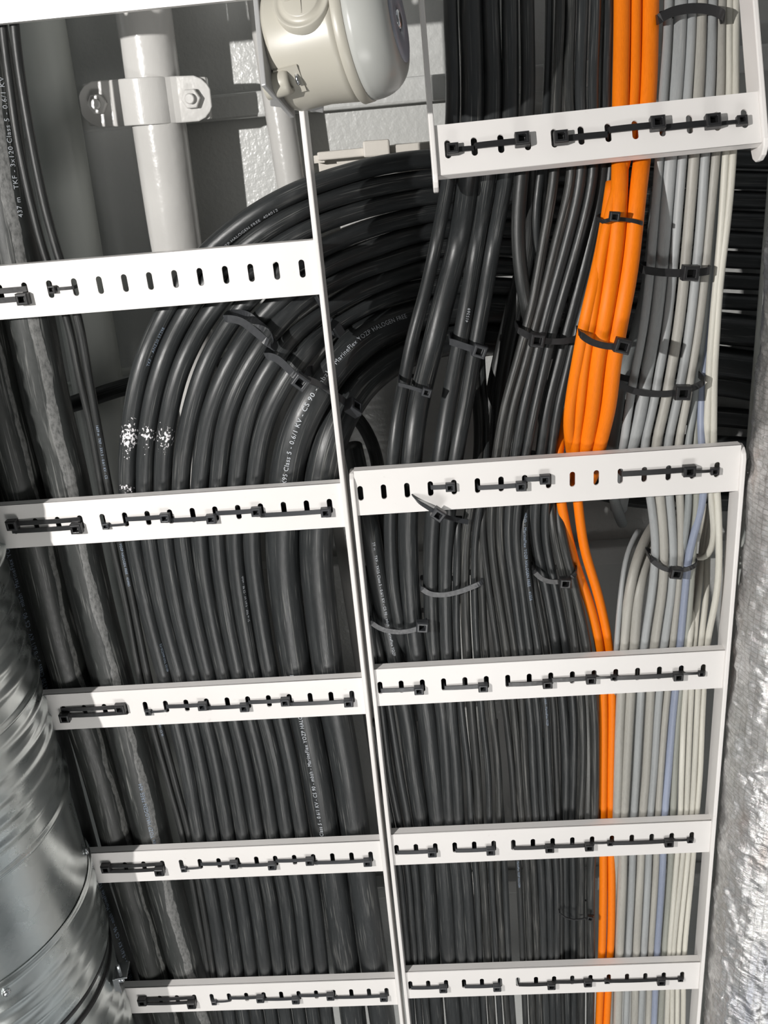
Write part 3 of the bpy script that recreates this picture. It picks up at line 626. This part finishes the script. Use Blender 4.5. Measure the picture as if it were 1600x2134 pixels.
# --- orange
GO = 'orange cables'
def oc(tx, dia, pts, dh=0.0, prof=UPO, key=None): return cable(key, tx, dia, ORG, [(pts[0][0], -160)] + pts if pts[0][1] == 0 else pts, prof, dh, group=GO)
oc('thick orange cable at the right of the upper orange bundle', 0.0165, [(1355, 0), (1353, 109), (1350, 197), (1338, 328), (1328, 405), (1318, 506), (1311, 570), (1297, 640), (1278, 745), (1267, 850), (1249, 920), (1240, 960), (1228, 1000, .06), (1190, 1030, .12), (1100, 1045, .20)])
oc('thick orange cable in the middle front of the upper orange bundle', 0.0160, [(1296, 0), (1295, 109), (1293, 197), (1292, 337), (1290, 405), (1284, 506), (1275, 570), (1264, 640), (1245, 745), (1234, 850), (1222, 920), (1215, 960), (1204, 1000, .06), (1170, 1035, .12), (1090, 1060, .20)])
OP1 = oc('thinner orange cable at the right of the lower orange pair, seen through a slot', 0.0106, [(1325, 0), (1324, 109), (1322, 197), (1310, 310), (1286, 390), (1262, 480), (1250, 550), (1238, 640), (1219, 745), (1208, 850), (1199, 920), (1199, 970), (1202, 1030), (1208, 1082), (1218, 1150), (1240, 1217), (1257, 1285), (1271, 1364), (1275, 1476), (1273, 1589), (1272, 1711), (1274, 1816), (1273, 1947), (1270, 2004), (1265, 2097)], 0.002)
oc('orange cable bulging out at the left of the upper orange bundle', 0.0120, [(1275, 380, .03), (1262, 470, .015), (1245, 560), (1225, 640), (1205, 745), (1190, 830), (1184, 880), (1190, 935, .03), (1194, 985, .06), (1170, 1030, .12)], 0.001)
oc('orange cable at the left of the lower orange pair', 0.0108, [(1196, 820, .10), (1176, 880, .05), (1163, 930, .03), (1161, 980), (1168, 1040), (1175, 1082), (1191, 1150), (1208, 1205), (1221, 1235), (1236, 1285), (1252, 1364), (1257, 1476), (1257, 1589), (1256, 1711), (1257, 1816), (1255, 1947), (1253, 2004), (1249, 2097)], 0.001)

# --- greys, blue, cream
GG = 'grey cables'
YU = (66, 197, 337, 472, 584, 706, 787, 852, 933); YD = (1036, 1137, 1227, 1340, 1485, 1612, 1708, 1816, 1994, 2107)
def gc(tx, dia, mat, up, dn, dh=0.0, tail=None, pre=None, n0=0, grp=GG, prof=UP, key=None):
    pts = []
    if up: pts += [(up[0] + (6 if n0 == 0 else 0), -160), ] if n0 == 0 else []
    if pre: pts += pre
    if up: pts += [(u, v) for u, v in zip(up, YU[n0:])]
    if dn: pts += [(u, v) if not isinstance(u, tuple) else u for u, v in zip(dn, YD)]
    if tail: pts += tail
    return cable(key, tx, dia, mat, pts, prof, dh, group=grp)
gc('slim grey cable at the left edge of the upper grey bundle', .0086, GRY, (1390, 1382, 1373, 1362, 1353, 1337, 1320, 1310, 1298), None, tail=[(1290, 985, .06), (1282, 1030, .12), (1278, 1060, .18)])
gc('thickest grey cable of the upper grey bundle', .0128, GRY, (1416, 1408, 1396, 1385, 1376, 1361, 1345, 1337, 1317), None, tail=[(1306, 985, .05), (1300, 1030, .12), (1296, 1060, .18)])
gc('grey cable third from the left in the upper bundle, first at the lower tie', .0090, GRY, (1440, 1432, 1421, 1410, 1400, 1386, 1371, 1361, 1340), (1355, 1366, 1359, 1342, 1333, 1326, 1320, 1317, 1309, 1305))
gc('beige grey cable fourth from the left in the upper bundle', .0106, GRY2, (1460, 1454, 1445, 1434, 1425, 1410, 1395, 1385, 1364), (1375, 1383, 1380, 1363, 1353, 1346, 1338, 1334, 1325, 1322))
gc('grey cable fifth from the left in the upper bundle', .0092, GRY, (1483, 1479, 1468, 1459, 1448, 1434, 1420, 1408, 1389), (1395, 1403, 1400, 1384, 1370, 1362, 1354, 1350, 1341, 1336))
gc('warm grey cable sixth from the left in the upper bundle', .0088, GRY2, (1502, 1500, 1490, 1477, 1467, 1452, 1438, 1428, 1411), (1417, 1418, 1412, 1401, 1386, 1376, 1370, 1366, 1355, 1351), dh=.001)
gc('slim blue grey cable hidden low in the upper bundle', .0074, GRY3, None, None, pre=[(1510, -160, .18), (1506, 66, .11), (1500, 200, .075), (1494, 337, .055), (1486, 472, .05), (1476, 584, .045), (1463, 706, .04), (1452, 787, .04), (1446, 852, .03), (1431, 933), (1436, 1036), (1424, 1137), (1413, 1200, .035), (1408, 1340, .04), (1398, 1480, .045)])
blu = gc('blue grey cable right of the tied grey bundle', .0090, BLU, None, (1466, 1438, 1427, 1417, 1402, 1392, 1384, 1380, 1368, 1363), pre=[(1500, 300, .07), (1492, 450, .065), (1480, 584, .06), (1470, 706, .045), (1464, 787, .04), (1461, 852, .03), (1461, 933)], key='blu')
gc('olive grey cable between the blue and the cream cables', .0088, OLV, None, (1451, 1443, 1438, 1428, 1412, 1405, 1401, 1396, 1383, 1377), pre=[(1504, 300, .085), (1490, 472, .075), (1480, 584, .07), (1468, 706, .06), (1456, 787, .05), (1450, 852, .035), (1449, 933)], dh=.002)
gc('dark grey thick cable left behind the upper grey bundle', .0132, GRY3, None, None, pre=[(1368, 400, .20), (1350, 584, .18), (1322, 706, .14), (1296, 787, .075), (1286, 852, .07), (1275, 933, .06), (1272, 985, .08), (1280, 1040, .13), (1288, 1070, .16), (1296, 1090, .20)])
gc('thick grey cable rising left of the tied grey bundle, left one of two', .0112, GRY2, None, None, pre=[(1400, 1050, .14), (1366, 1088, .10), (1343, 1125, .06), (1325, 1170, .035), (1312, 1227), (1300, 1340), (1292, 1485), (1288, 1612), (1285, 1708), (1281, 1816, .026), (1276, 1994, .03), (1273, 2107, .03)])
gc('thick grey cable rising left of the tied grey bundle, right one of two', .0122, GRY2, None, None, pre=[(1410, 1080, .12), (1378, 1108, .09), (1354, 1148, .055), (1340, 1190, .035), (1331, 1227), (1321, 1340), (1311, 1485), (1304, 1612), (1299, 1708), (1297, 1816), (1290, 1994), (1287, 2107)])
gc('thin pale grey cable at the left edge of the lower grey group', .0062, GRY, None, None, pre=[(1330, 1105, .08), (1306, 1150, .05), (1298, 1200, .035), (1290, 1270), (1285, 1340), (1281, 1400, .02), (1276, 1480, .027), (1268, 1600, .035)])
GW = 'cream cables'
gc('cream cable that hooks back on itself right of the blue one', .0074, WHT, (1518, 1518, 1511, 1503, 1493, 1482, 1477, 1475, 1472), None, grp=GW, dh=.002, tail=[(1481, 1036, .02), (1488, 1095, .02), (1488, 1130, .025), (1478, 1158, .035), (1462, 1166, .05), (1452, 1160, .07)])
gc('longest cream cable at the right edge, bowing towards the rail', .0074, WHT, (1532, 1532, 1526, 1514, 1500, 1492, 1487, 1487, 1486), (1495, 1498, 1495, 1473, 1463, 1458, 1450, 1441, 1425, 1423), grp=GW, dh=.001)
gc('cream cable nearest the olive one in the lower bays', .0068, WHT, None, None, grp=GW, pre=[(1470, 1050, .13), (1462, 1150, .10), (1450, 1230, .06), (1440, 1300), (1432, 1400), (1425, 1485), (1420, 1612), (1417, 1708), (1408, 1816), (1394, 1994), (1390, 2107)])
gc('cream cable second from the olive one in the lower bays', .0068, WHT, None, None, grp=GW, pre=[(1478, 1050, .12), (1468, 1150, .08), (1455, 1235, .04), (1446, 1340), (1438, 1485), (1433, 1612), (1429, 1708), (1419, 1816), (1402, 1994), (1400, 2107)])
gc('cream cable third from the olive one in the lower bays', .0068, WHT, None, None, grp=GW, pre=[(1486, 1050, .12), (1474, 1140, .08), (1473, 1227, .04), (1460, 1340), (1452, 1485), (1446, 1612), (1440, 1708), (1430, 1816), (1413, 1994), (1411, 2107)])

# --- printing
def lab(o, key, *a, **k): return print_on(o, key, *a, **k)
TXT = '3X95 Class 5 - 0.6/1 KV - CS 90 - mbzh - MarineFlex YOZP HALOGEN FREE'
lab(K9, 'K9', TXT, 1002, 0.0070, 0.10, 1, INKW)
lab(K9, 'K9', TXT + '  401991', 1748, 0.0068, 0.35, 1, INKW)
TXA = '3x120 Class 5 - 0.6/1 KV - CS 90 - mbzh - MarineFlex YOZP HALOGEN FREE'
lab(A, 'A', TXA, 1432, 0.0074, -0.45, 1, INKB)
lab(A, 'A', TXA, 2040, 0.0074, -0.45, 1, INKB)
lab(Cc, 'C', '437 m   TKF - 3x120 Class 5 - 0.6/1 KV', 458, 0.0068, -0.45, 1, INKW)
lab(Cc, 'C', 'MarineFlex YOZP HALOGEN FREE 404', 1768, 0.0070, 0.0, 1, INKB)
lab(CO[1], 'K1', 'TKF -  ANZ20 5T298', 752, 0.0044, -0.55, 1, INKB)
lab(CO[1], 'K1', 'YOZP HALOGEN FREE  404012', 515, 0.0048, -0.75, 1, INKW)
lab(CO[7], 'K7', '21 m TKF - 0.6/1 kV - CS 90 - mbzh', 1290, 0.0036, -0.55, 1, INKW)
lab(CO[1], 'K1', '40152 TKF/ANZ20-CS', 1390, 0.0038, -0.5, 1, INKB)
lab(T2, 'T2', '1659 m  TKF - 3X1.5 - 0.6/1 KV - CS', 885, 0.0036, 0.1, 0, INKB)
lab(T2, 'T2', 'YOZP HALOGEN FREE   434465', 1135, 0.0036, 0.1, 0, INKB)
lab(T2, 'T2', '0.6/1 KV - CS 90', 1500, 0.0034, 0.1, 0, INKB)
lab(tq, 't', '59 m    TKF - 3X25 Class 5 - 0.6/1 KV - CS 90 - mbzh - MarineFlex YOZP', 1122, 0.0044, -0.1, 0, INKW)
lab(cq, 'c', '415369', 668, 0.0044, -0.35, 1, INKW)
lab(v6, 'v6', 'mbzh - MarineFlex YOZP HALOGEN FREE    41026', 1062, 0.0044, -0.2, 0, INKB)
lab(v6, 'v6', 'TKF - 3X1.5 - mbzh - MarineFlex YOZP', 1420, 0.0034, -0.2, 0, INKB)
lab(v1, 'v1', 'MarineFlex YOZP HALOGEN', 1790, 0.0034, 0.0, 0, INKB)

# ------------------------------------------------------------------ ties round bundles
def bundle_tie(label, front, hf, hb, w=0.0050, hd=None, hs=1.2, mat=TIE, wdir=(0, 1, 0), bulge=0.0):
    """closed loop; front = photo points of the visible half at height hf, back half at height hb"""
    n = len(front); F_ = []
    for i, p in enumerate(front):
        t = i/(n-1); F_.append(P(p[0], p[1], (p[2] if len(p) > 2 else hf)))
    up = Vector((0, 0, hb - hf)); B = [q + up*(0.75 if i in (0, n-1) else 1.0) for i, q in enumerate(F_)]
    loop = F_ + [F_[-1] + up*0.4] + list(reversed(B)) + [F_[0] + up*0.4]
    C = catmull(loop + [loop[0]], 0.003)[:-1]
    cen = sum(F_, Vector())/n
    root = empty('cable_tie', cen); tag(root, label, 'cable tie')
    m = MB(); m.ribbon(C, Vector(wdir), w, 0.0013, True); m.build('strap', mat, root)
    if hd:
        X = (F_[-1] - F_[0]).normalized(); Y = (Vector(wdir) - X*X.dot(Vector(wdir))).normalized(); N = X.cross(Y); N = N if N.dot(CAM-cen) > 0 else -N
        m = MB(); c = P(hd[0], hd[1], (hd[2] if len(hd) > 2 else hf) - 0.003); head(m, c, X, Y, N, hs); m.build('tie_head', mat, root, bevel=0.0006)
    return root
bundle_tie('grey sheened tie round the fourth to sixth cables of the fan', [(468, 664), (500, 667), (530, 690), (560, 716), (568, 728)], -0.0015, .03, hs=1.0, mat=TIEG, wdir=(.55, 1, 0), w=.0075)
bundle_tie('grey sheened tie round the seventh and eighth cables of the fan', [(553, 742), (572, 743), (595, 763), (616, 784), (628, 796)], -0.0015, .035, hd=(627, 795), hs=1.6, mat=TIEG, wdir=(.6, 1, 0), w=.0075)
bundle_tie('grey sheened tie round the two largest bends, passing behind the ladder rail', [(636, 790, .004), (660, 798, .012), (697, 822, .026), (722, 840, .03), (742, 858, .036)], .02, .07, hd=(735, 850, .030), hs=1.7, mat=TIEG, wdir=(.6, 1, 0), w=.0078)
bundle_tie('grey tie high in the fan, just right of the ladder rail', [(648, 600, .012), (660, 622, .022), (680, 655, .036), (698, 680, .045), (704, 690, .052)], .03, .075, hd=(699, 682, .040), hs=1.6, mat=TIEG, wdir=(.7, .8, 0), w=.006)
bundle_tie('small tie round the thickest right hand cable and its slim left neighbour', [(831, 801), (845, 804), (870, 812), (893, 818)], .018, .065, hd=(889, 817, .018), hs=1.0, mat=TIEG, w=.0038)
bundle_tie('grey tie round the medium pair with the numbered cable', [(938, 712), (952, 716), (980, 726), (1006, 733)], .036, .075, hd=(999, 731, .034), hs=1.45, mat=TIEG, w=.0068)
bundle_tie('black tie gathering the fine black cables beside the orange ones', [(1080, 688), (1100, 700), (1120, 708), (1160, 712), (1195, 708), (1210, 702)], .014, .06, hd=(1119, 708, .012), hs=1.5, w=.0062)
bundle_tie('black tie round the swelling of the orange cables', [(1211, 698), (1225, 710), (1255, 720), (1285, 723), (1303, 719)], -0.040, .0, hd=(1296, 720, -.041), hs=1.5, w=.0062)
bundle_tie('small black tie round the orange cables high up', [(1256, 462), (1275, 456), (1300, 457), (1325, 461), (1341, 467)], -0.014, .03, hd=(1280, 451, -.016), hs=.95, w=.0036)
bundle_tie('black tie round the grey bundle, midway between the two upper rungs', [(1340, 562), (1370, 567), (1410, 569), (1450, 568), (1482, 564)], .020, .06, hd=(1437, 568, .018), hs=1.6, w=.0075)
bundle_tie('sagging black tie round the widened grey bundle above the rung', [(1285, 795), (1310, 812), (1350, 820), (1400, 820), (1440, 810), (1470, 795)], .010, .06, hd=(1421, 817, .008), hs=1.6, w=.0066)
bundle_tie('black tie round the grey bundle at the very top edge', [(1372, 40), (1390, 28), (1430, 18), (1470, 18), (1500, 26), (1512, 36)], .088, .13, hs=1.2, w=.0088)
bundle_tie('black tie round the grey and blue bundle in the first bay below the rung', [(1356, 1166), (1372, 1180), (1400, 1190), (1430, 1187), (1454, 1176)], .008, .045, hd=(1408, 1193, .007), hs=1.35, w=.0052)
bundle_tie('black tie round four fine black cables left of the orange pair', [(1112, 1190), (1130, 1208), (1160, 1213), (1185, 1208), (1203, 1192)], .010, .045, hd=(1177, 1213, .008), hs=1.3, w=.0056)
bundle_tie('worn black tie round the printed cable and the thickest one beside the left rail', [(772, 1296), (792, 1310), (830, 1317), (865, 1312), (887, 1300)], .008, .05, hd=(880, 1304, .006), hs=1.4, mat=TIEG, w=.0060)
bundle_tie('worn black tie round the medium pair and thin cables, without visible head', [(877, 1225), (890, 1236), (920, 1240), (960, 1232), (990, 1220), (1008, 1213)], .010, .045, mat=TIEG, w=.0062)
bundle_tie('thin wiry black tie on the fine black cables in the lowest bay', [(1166, 1903), (1180, 1914), (1205, 1917), (1225, 1912), (1238, 1914)], .008, .04, hd=(1229, 1912, .008), hs=.8, w=.0018)

# ------------------------------------------------------------------ pipes and clamp behind the left ladder
def pipe(name, label, dia, mat, u0v0, u1v1, h, cat='pipe', ext=0.5, n=40):
    a = P(*u0v0, h); b_ = P(*u1v1, h); d = (b_-a).normalized(); a = a - d*ext; b_ = b_ + d*1.6
    k = int((b_-a).length/0.02); C = [a.lerp(b_, i/k) for i in range(k+1)]
    o = tube(name, C, dia/2, mat, None, n); tag(o, label, cat); return a, b_, o
hp = 0.165
root = empty('clamped_pipe', P(320, 230, hp)); tag(root, 'glossy white painted pipe held by a bolted saddle clamp', 'pipe')
a = P(298, 20, hp); b_ = P(368, 520, hp); d = (b_-a).normalized()
C = [a - d*0.6 + d*(0.02*i) for i in range(80)]
tube('pipe_body', C, 0.0290, PIPEP, root, 48)
cc = P(312, 212, hp); side = d.cross(Vector((0, 0, 1))).normalized(); side = side if side.x > 0 else -side
dn = Vector((0, 0, -1)); m = MB(); R0 = 0.0312; pts = []
flat = 0.006
prof = [(-0.0745, flat), (-0.046, flat), (-0.040, flat-0.001)]
arc = []
for k in range(31):
    an = math.pi*(0.80 - 0.60*k/30); arc.append((R0*math.cos(an), R0*math.sin(an)))
line = [(-0.0700, 0.0145), (-0.0672, 0.0145), (-0.0620, 0.0145), (-0.0545, 0.0145), (-0.036, 0.0145), (-0.030, 0.0158)] + arc + [(0.030, 0.0158), (0.036, 0.0145), (0.0545, 0.0145), (0.0620, 0.0145), (0.0672, 0.0145), (0.0700, 0.0145)]
wv = 0.0225
vs = []; fs = []
for (x, z) in line:
    wy = wv*(1.0 if abs(x) < 0.05 else math.sqrt(max(0.0, 1 - ((abs(x) - 0.05)/0.0215)**2)))
    for (dz, e) in ((0, -1), (0, 1), (0.004, 1), (0.004, -1)): vs.append(cc + side*x + dn*(z + dz) + d*e*wy)
for i in range(len(line)-1):
    for k in range(4): l = (k+1) % 4; fs.append((i*4+k, i*4+l, i*4+4+l, i*4+4+k))
fs += [(0,1,2,3), tuple((len(line)-1)*4+k for k in (3,2,1,0))]
m.add(vs, fs); m.build('saddle_clamp', PIPEP, root, bevel=0.002)
m = MB(); m.box(cc + dn*0.0075, side*0.066, d*0.0205, dn*0.0060); m.build('clamp_base', PIPEP, root, bevel=0.002)
for e in (-1, 1):
    b0 = cc + side*e*0.0500 + dn*0.0183
    m = MB(); m.lathe(b0, dn, [(0, 0.0105), (0.007, 0.0105), (0.008, 0.0096)], 6); nut = m.build('hex_nut', PIPEP, root, bevel=0.0006)
    m = MB(); m.lathe(b0 + dn*0.007, dn, [(0, 0.0052), (0.005, 0.0052), (0.006, 0.0040)], 20); m.build('bolt_end', PIPEP, nut)
pipe('pipe', 'wide grey painted pipe at the far left behind the thin cables', 0.062, PIPEG, (76, 60), (152, 500), 0.19)
pipe('pipe', 'narrow white painted pipe behind the round junction box', 0.033, PIPEP, (565, 120), (612, 420), 0.20)
pipe('conduit', 'slim grey upright conduit between the right rail and the foil wrapped pipe', 0.0075, PIPEG, (1592, 560), (1552, 1050), 0.10, 'conduit', 0.25, 20)

# ------------------------------------------------------------------ junction box on its bracket
bx = P(730, 66, -0.075); ax = Vector(RM[0])*0.956 + Vector(RM[1])*(-0.10) + Vector(RM[2])*(-0.275); ax.normalize()
upv = -Vector(RM[1]); upv = (upv - ax*upv.dot(ax)).normalized(); fw = ax.cross(upv); fw = fw if fw.dot(CAM-bx) > 0 else -fw
RB = 0.0522
root = empty('junction_box', bx - ax*0.07); tag(root, 'round beige junction box with a grey domed lid, bolted to a bracket at the top', 'junction box')
m = MB(); m.lathe(bx - ax*0.058, ax, [(0, RB*0.90), (0.004, RB*0.93), (0.030, RB*0.93), (0.052, RB*0.985), (0.058, RB)], 64, ref=fw)
for sg in (1, -1):                                             # fixing lugs at the back
    c0 = bx - ax*0.056 - upv*RB*0.80*sg + fw*0.026
    m.lathe(c0 - ax*0.010, ax, [(0, 0.0098), (0.018, 0.0098), (0.021, 0.0085), (0.021, 0.0055), (0.012, 0.005)], 24)
m.bar(bx - ax*0.046 - upv*RB*0.80 + fw*0.026, bx - ax*0.046 - upv*RB*0.3 + fw*0.010, ax, 0.020, 0.022); m.bar(bx - ax*0.046 + upv*RB*0.80 + fw*0.026, bx - ax*0.046 + upv*RB*0.3 + fw*0.010, ax, 0.020, 0.022)
m.build('box_body', CREAM, root)
m = MB(); c0 = bx - ax*0.0215 + fw*RB*0.885 + upv*0.003
m.lathe(c0, fw, [(0, 0.0235), (0.0075, 0.0225), (0.0085, 0.0215), (0.0070, 0.0195), (0.0070, 0.0165), (0.0095, 0.0150), (0.0100, 0.0140), (0.0092, 0.0)], 48, cap=(False, False)); ko_ = m.build('knockout', CREAM, root)
m = MB()
for a_, b2 in ((ax, upv), (upv, ax)): m.box(c0 + fw*0.0098, a_*0.0125, b2*0.0005, fw*0.0004)
m.build('knockout_cross', CREAM, ko_)
m = MB(); m.lathe(bx, ax, [(0, RB*1.03), (0.001, RB*1.045), (0.0085, RB*1.035), (0.009, RB*1.01)], 64, ref=fw); m.build('rim', CREAM, root)
prof = [(0.009, RB*1.025)]
for k in range(13):
    an = math.pi/2*k/12; prof.append((0.014 + 0.026*math.sin(an), RB*0.60 + RB*0.42*math.cos(an)))
prof.append((0.0395, RB*0.58))
m = MB(); m.lathe(bx, ax, prof, 64, ref=fw); m.build('lid', GPLA, root)
m = MB(); m.lathe(bx + ax*0.0395, ax, [(0, RB*0.60), (0.0012, RB*0.60), (0.0012, RB*0.2), (-0.004, RB*0.16)], 48, ref=fw); LB, nt, b = newmat('lid_plate', (0.28, 0.29, 0.34), 0.35); m.build('lid_plate', LB, root)
m = MB(); m.lathe(bx + ax*0.0375, ax, [(0, 0.007), (0.0035, 0.007), (0.0045, 0.005)], 24); m.build('lid_screw', STEEL, root)
m = MB(); q = P(607, 172, -0.10); m.lathe(bx - ax*0.056 - upv*RB*0.80 + fw*0.026 + ax*0.016, ax, [(0, 0.0045), (0.0022, 0.0045)], 16); m.build('fixing_screw', STEEL, root)
# bracket
root = empty('mounting_bracket', bx - ax*0.064); tag(root, 'grey angled steel bracket holding the round junction box', 'bracket')
pc = bx - ax*0.0600
m = MB(); m.box(pc + upv*0.032 + fw*0.018, ax*0.0022, upv*0.084, fw*0.030)
m.build('back_plate', BRKT, root, bevel=0.001)
m = MB(); vs = [P(562, 192, -0.088), P(676, 206, -0.080), P(674, 236, -0.060), P(563, 222, -0.066)]; vs2 = [v + Vector((0, -0.0035, 0.001)) for v in vs]; m.add(vs + vs2, [(0,1,2,3), (7,6,5,4), (0,4,5,1), (1,5,6,2), (2,6,7,3), (3,7,4,0)]); m.build('foot_flange', BRKT, root, bevel=0.0008)
m = MB(); q = pc + upv*0.11 + fw*0.0; m.box(Vector((q.x, q.y, (q.z + PL + CH)/2)), (0.002, 0, 0), (0, 0.02, 0), (0, 0, (PL + CH - q.z)/2)); m.build('hanger_strap', BRKT, root)

# cream catch above the fan of cables
root = empty('cream_bracket', P(770, 312, 0.20)); tag(root, 'cream painted flat bracket bar with a raised block, above the fan of black cables', 'bracket')
m = MB(); a = P(662, 326, 0.20); b_ = P(900, 303, 0.20); m.bar(a, b_, (0, 1, 0), 0.0090, 0.010)
a = P(664, 345, 0.225); b_ = P(900, 325, 0.225); m.bar(a, b_, (0, 1, 0), 0.024, 0.006); m.build('bar', CREAMM, root, bevel=0.0015)
m = MB(); a = P(757, 311, 0.19); b_ = P(812, 307, 0.19); m.bar(a, b_, (0, 1, 0), 0.017, 0.014); m.build('block', CREAMM, root, bevel=0.002)
m = MB(); a = P(668, 330, 0.22); b_ = P(880, 310, 0.22)
for q in (a, b_): m = MB(); m.box(Vector((q.x, q.y, PL + (0.20 + CH)/2)), (0.006, 0, 0), (0, 0.004, 0), (0, 0, (CH - 0.201)/2)); m.build('standoff', CREAMM, root)


# ------------------------------------------------------------------ spiral duct, lower left
DX, DH, DR = -0.618, PL - 0.0772, 0.1682
def dsc(pr): return [(t*0.9766, rr) for t, rr in pr]
root = empty('ventilation_duct', (DX, 0.7, DH)); tag(root, 'round galvanised ventilation duct with folded seams filling the lower left', 'ventilation duct')
yS = [0.72 - 0.16*k for k in range(9, -1, -1)]
def duct_r(y, base):
    rr = base
    for s in yS:
        t = abs(y - s)
        if t < 0.0042: rr += 0.0048*math.cos(t/0.0042*math.pi/2)**0.6
        elif s - 0.16 < y < s:
            q = (s - y)/0.16
            for c0 in (0.2, 0.36, 0.52, 0.68, 0.84):
                w_ = abs(q - c0)
                if w_ < 0.06: rr += 0.0024*math.cos(w_/0.06*math.pi/2)**2
    return rr
ys = []; y = -0.55
while y < 0.852: ys.append(y); y += 0.0012
m = MB(); m.lathe((DX, -0.0003, DH), (0, 1, 0), dsc([(y, duct_r(y, DR)) for y in ys]), 128, cap=(False, False)); m.build('duct_section', GALV, root)
m = MB(); pr = []
y = 0.850
while y < 0.968:
    q = (y-0.850)/0.118; rr = DR*1.006 + 0.003*math.exp(-((q-0.06)/0.03)**2) + sum(0.0018*math.exp(-((q-c0)/0.05)**2) for c0 in (0.35, 0.55, 0.75)) + 0.0022*math.exp(-((q-1.0)/0.035)**2)
    pr.append((y, rr)); y += 0.0018
m.lathe((DX, -0.0003, DH), (0, 1, 0), dsc(pr), 128, cap=(False, False)); m.build('coupling', GALV, root)
for (y0, y1) in ((0.968, 0.978), (0.994, 1.002)):
    m = MB(); m.lathe((DX, -0.0003, DH), (0, 1, 0), dsc([(y0, DR*0.985), (y0+.001, DR*1.008), (y1-.001, DR*1.008), (y1, DR*0.985)]), 96, cap=(False, False)); m.build('rubber_seal', TIE, root)
m = MB(); pr = [(0.960 + 0.002*i, DR*0.992 + 0.0012*max(0, math.sin(i*0.22))) for i in range(420)]
m.lathe((DX, -0.0003, DH), (0, 1, 0), dsc(pr), 128, cap=(False, False)); m.build('duct_section', GALV, root)
def on_duct(u, v):
    a = P(u, v, 0); dd = (a - CAM).normalized(); w_ = CAM - Vector((DX, 0, DH)); A_ = dd.x**2 + dd.z**2; B_ = 2*(w_.x*dd.x + w_.z*dd.z); C_ = w_.x**2 + w_.z**2 - (DR*1.01)**2
    D_ = B_*B_ - 4*A_*C_; t = (-B_ - math.sqrt(max(0, D_)))/(2*A_); p = CAM + dd*t; n = Vector((p.x-DX, 0, p.z-DH)).normalized(); return p, n
for (u, v) in ((180, 1773), (190, 1803), (14, 2069)):
    p, n = on_duct(u, v); m = MB(); m.lathe(p - n*0.001, n, [(0, 0.0050), (0.0012, 0.0050), (0.003, 0.0038), (0.0036, 0.0015)], 20); m.build('screw', STEEL, root)
# clamp strap end with bolt
p, n = on_duct(240, 2040); yv = Vector((0, 1, 0)); tv = n.cross(yv)
p = p - n*0.0; m = MB(); m.box(p + n*0.007, tv*0.013, yv*0.013, n*0.0012); m.box(p + n*0.012 - yv*0.013, tv*0.013, yv*0.0012, n*0.008); m.box(p + n*0.004, tv*0.011, yv*0.011, n*0.004)
cl = m.build('clamp_lug', STEEL, root, bevel=0.0006)
m = MB(); m.lathe(p + n*0.008, n, [(0, 0.0055), (0.003, 0.0055), (0.0042, 0.0035)], 24); m.build('lug_bolt', STEEL, cl)
m = MB(); m.lathe(p + n*0.012 - yv*0.016 - tv*0.010, -yv, [(0, 0.0022), (0.018, 0.0022), (0.019, 0.0015)], 16); m.build('lug_pin', STEEL, cl)

# ------------------------------------------------------------------ foil wrapped pipe, right edge
FR = 0.066
aF = P(1556, 1150, 0.0); FX = None
def fit_foil():
    # axis parallel to the ladders, left silhouette through the photo's edge
    dd = (P(1516, 1550, 0) - CAM); ang = math.atan2(dd.x, dd.z); D = 0.97; a_ = ang + math.asin(FR/D)
    return CAM.x + D*math.sin(a_), CAM.z + D*math.cos(a_)
FX, FZ = fit_foil()
n, k = 150, 1000; vs = []; fs = []; uv = []
y0, y1 = -0.30, 1.75
random.seed(4)
for i in range(k+1):
    y = y0 + (y1-y0)*i/k
    for j in range(n):
        a = 2*math.pi*j/n; ca, sa = math.cos(a), math.sin(a)
        q1 = Vector((ca*1.2, y*9, sa*1.2)); q2 = Vector((ca*2.6 + y*4, y*30, sa*2.6)); q3 = Vector((ca*5 - y*9, y*75, sa*5))
        wv_ = noise.noise(q1); fold = abs(noise.noise(q2)); fine = abs(noise.noise(q3 + Vector((9, 3, 1))))
        rr = FR + 0.0030*wv_ + 0.0046*(0.5 - fold) + 0.0046*(0.5 - fine)*(0.4 + abs(noise.noise(q1*2.0 + Vector((5, 5, 5))))*1.6)
        vs.append((FX + rr*math.cos(a), y, FZ + rr*math.sin(a)))
for i in range(k):
    for j in range(n):
        l = (j+1) % n; fs.append((i*n+j, i*n+l, (i+1)*n+l, (i+1)*n+j))
        uv += [(j/n, i/k*2.05), ((j+1)/n, i/k*2.05), ((j+1)/n, (i+1)/k*2.05), (j/n, (i+1)/k*2.05)]
me = mesh('foil_pipe', vs, fs, True); ul = me.uv_layers.new(name='UVMap')
for i, c in enumerate(uv): ul.data[i].uv = c
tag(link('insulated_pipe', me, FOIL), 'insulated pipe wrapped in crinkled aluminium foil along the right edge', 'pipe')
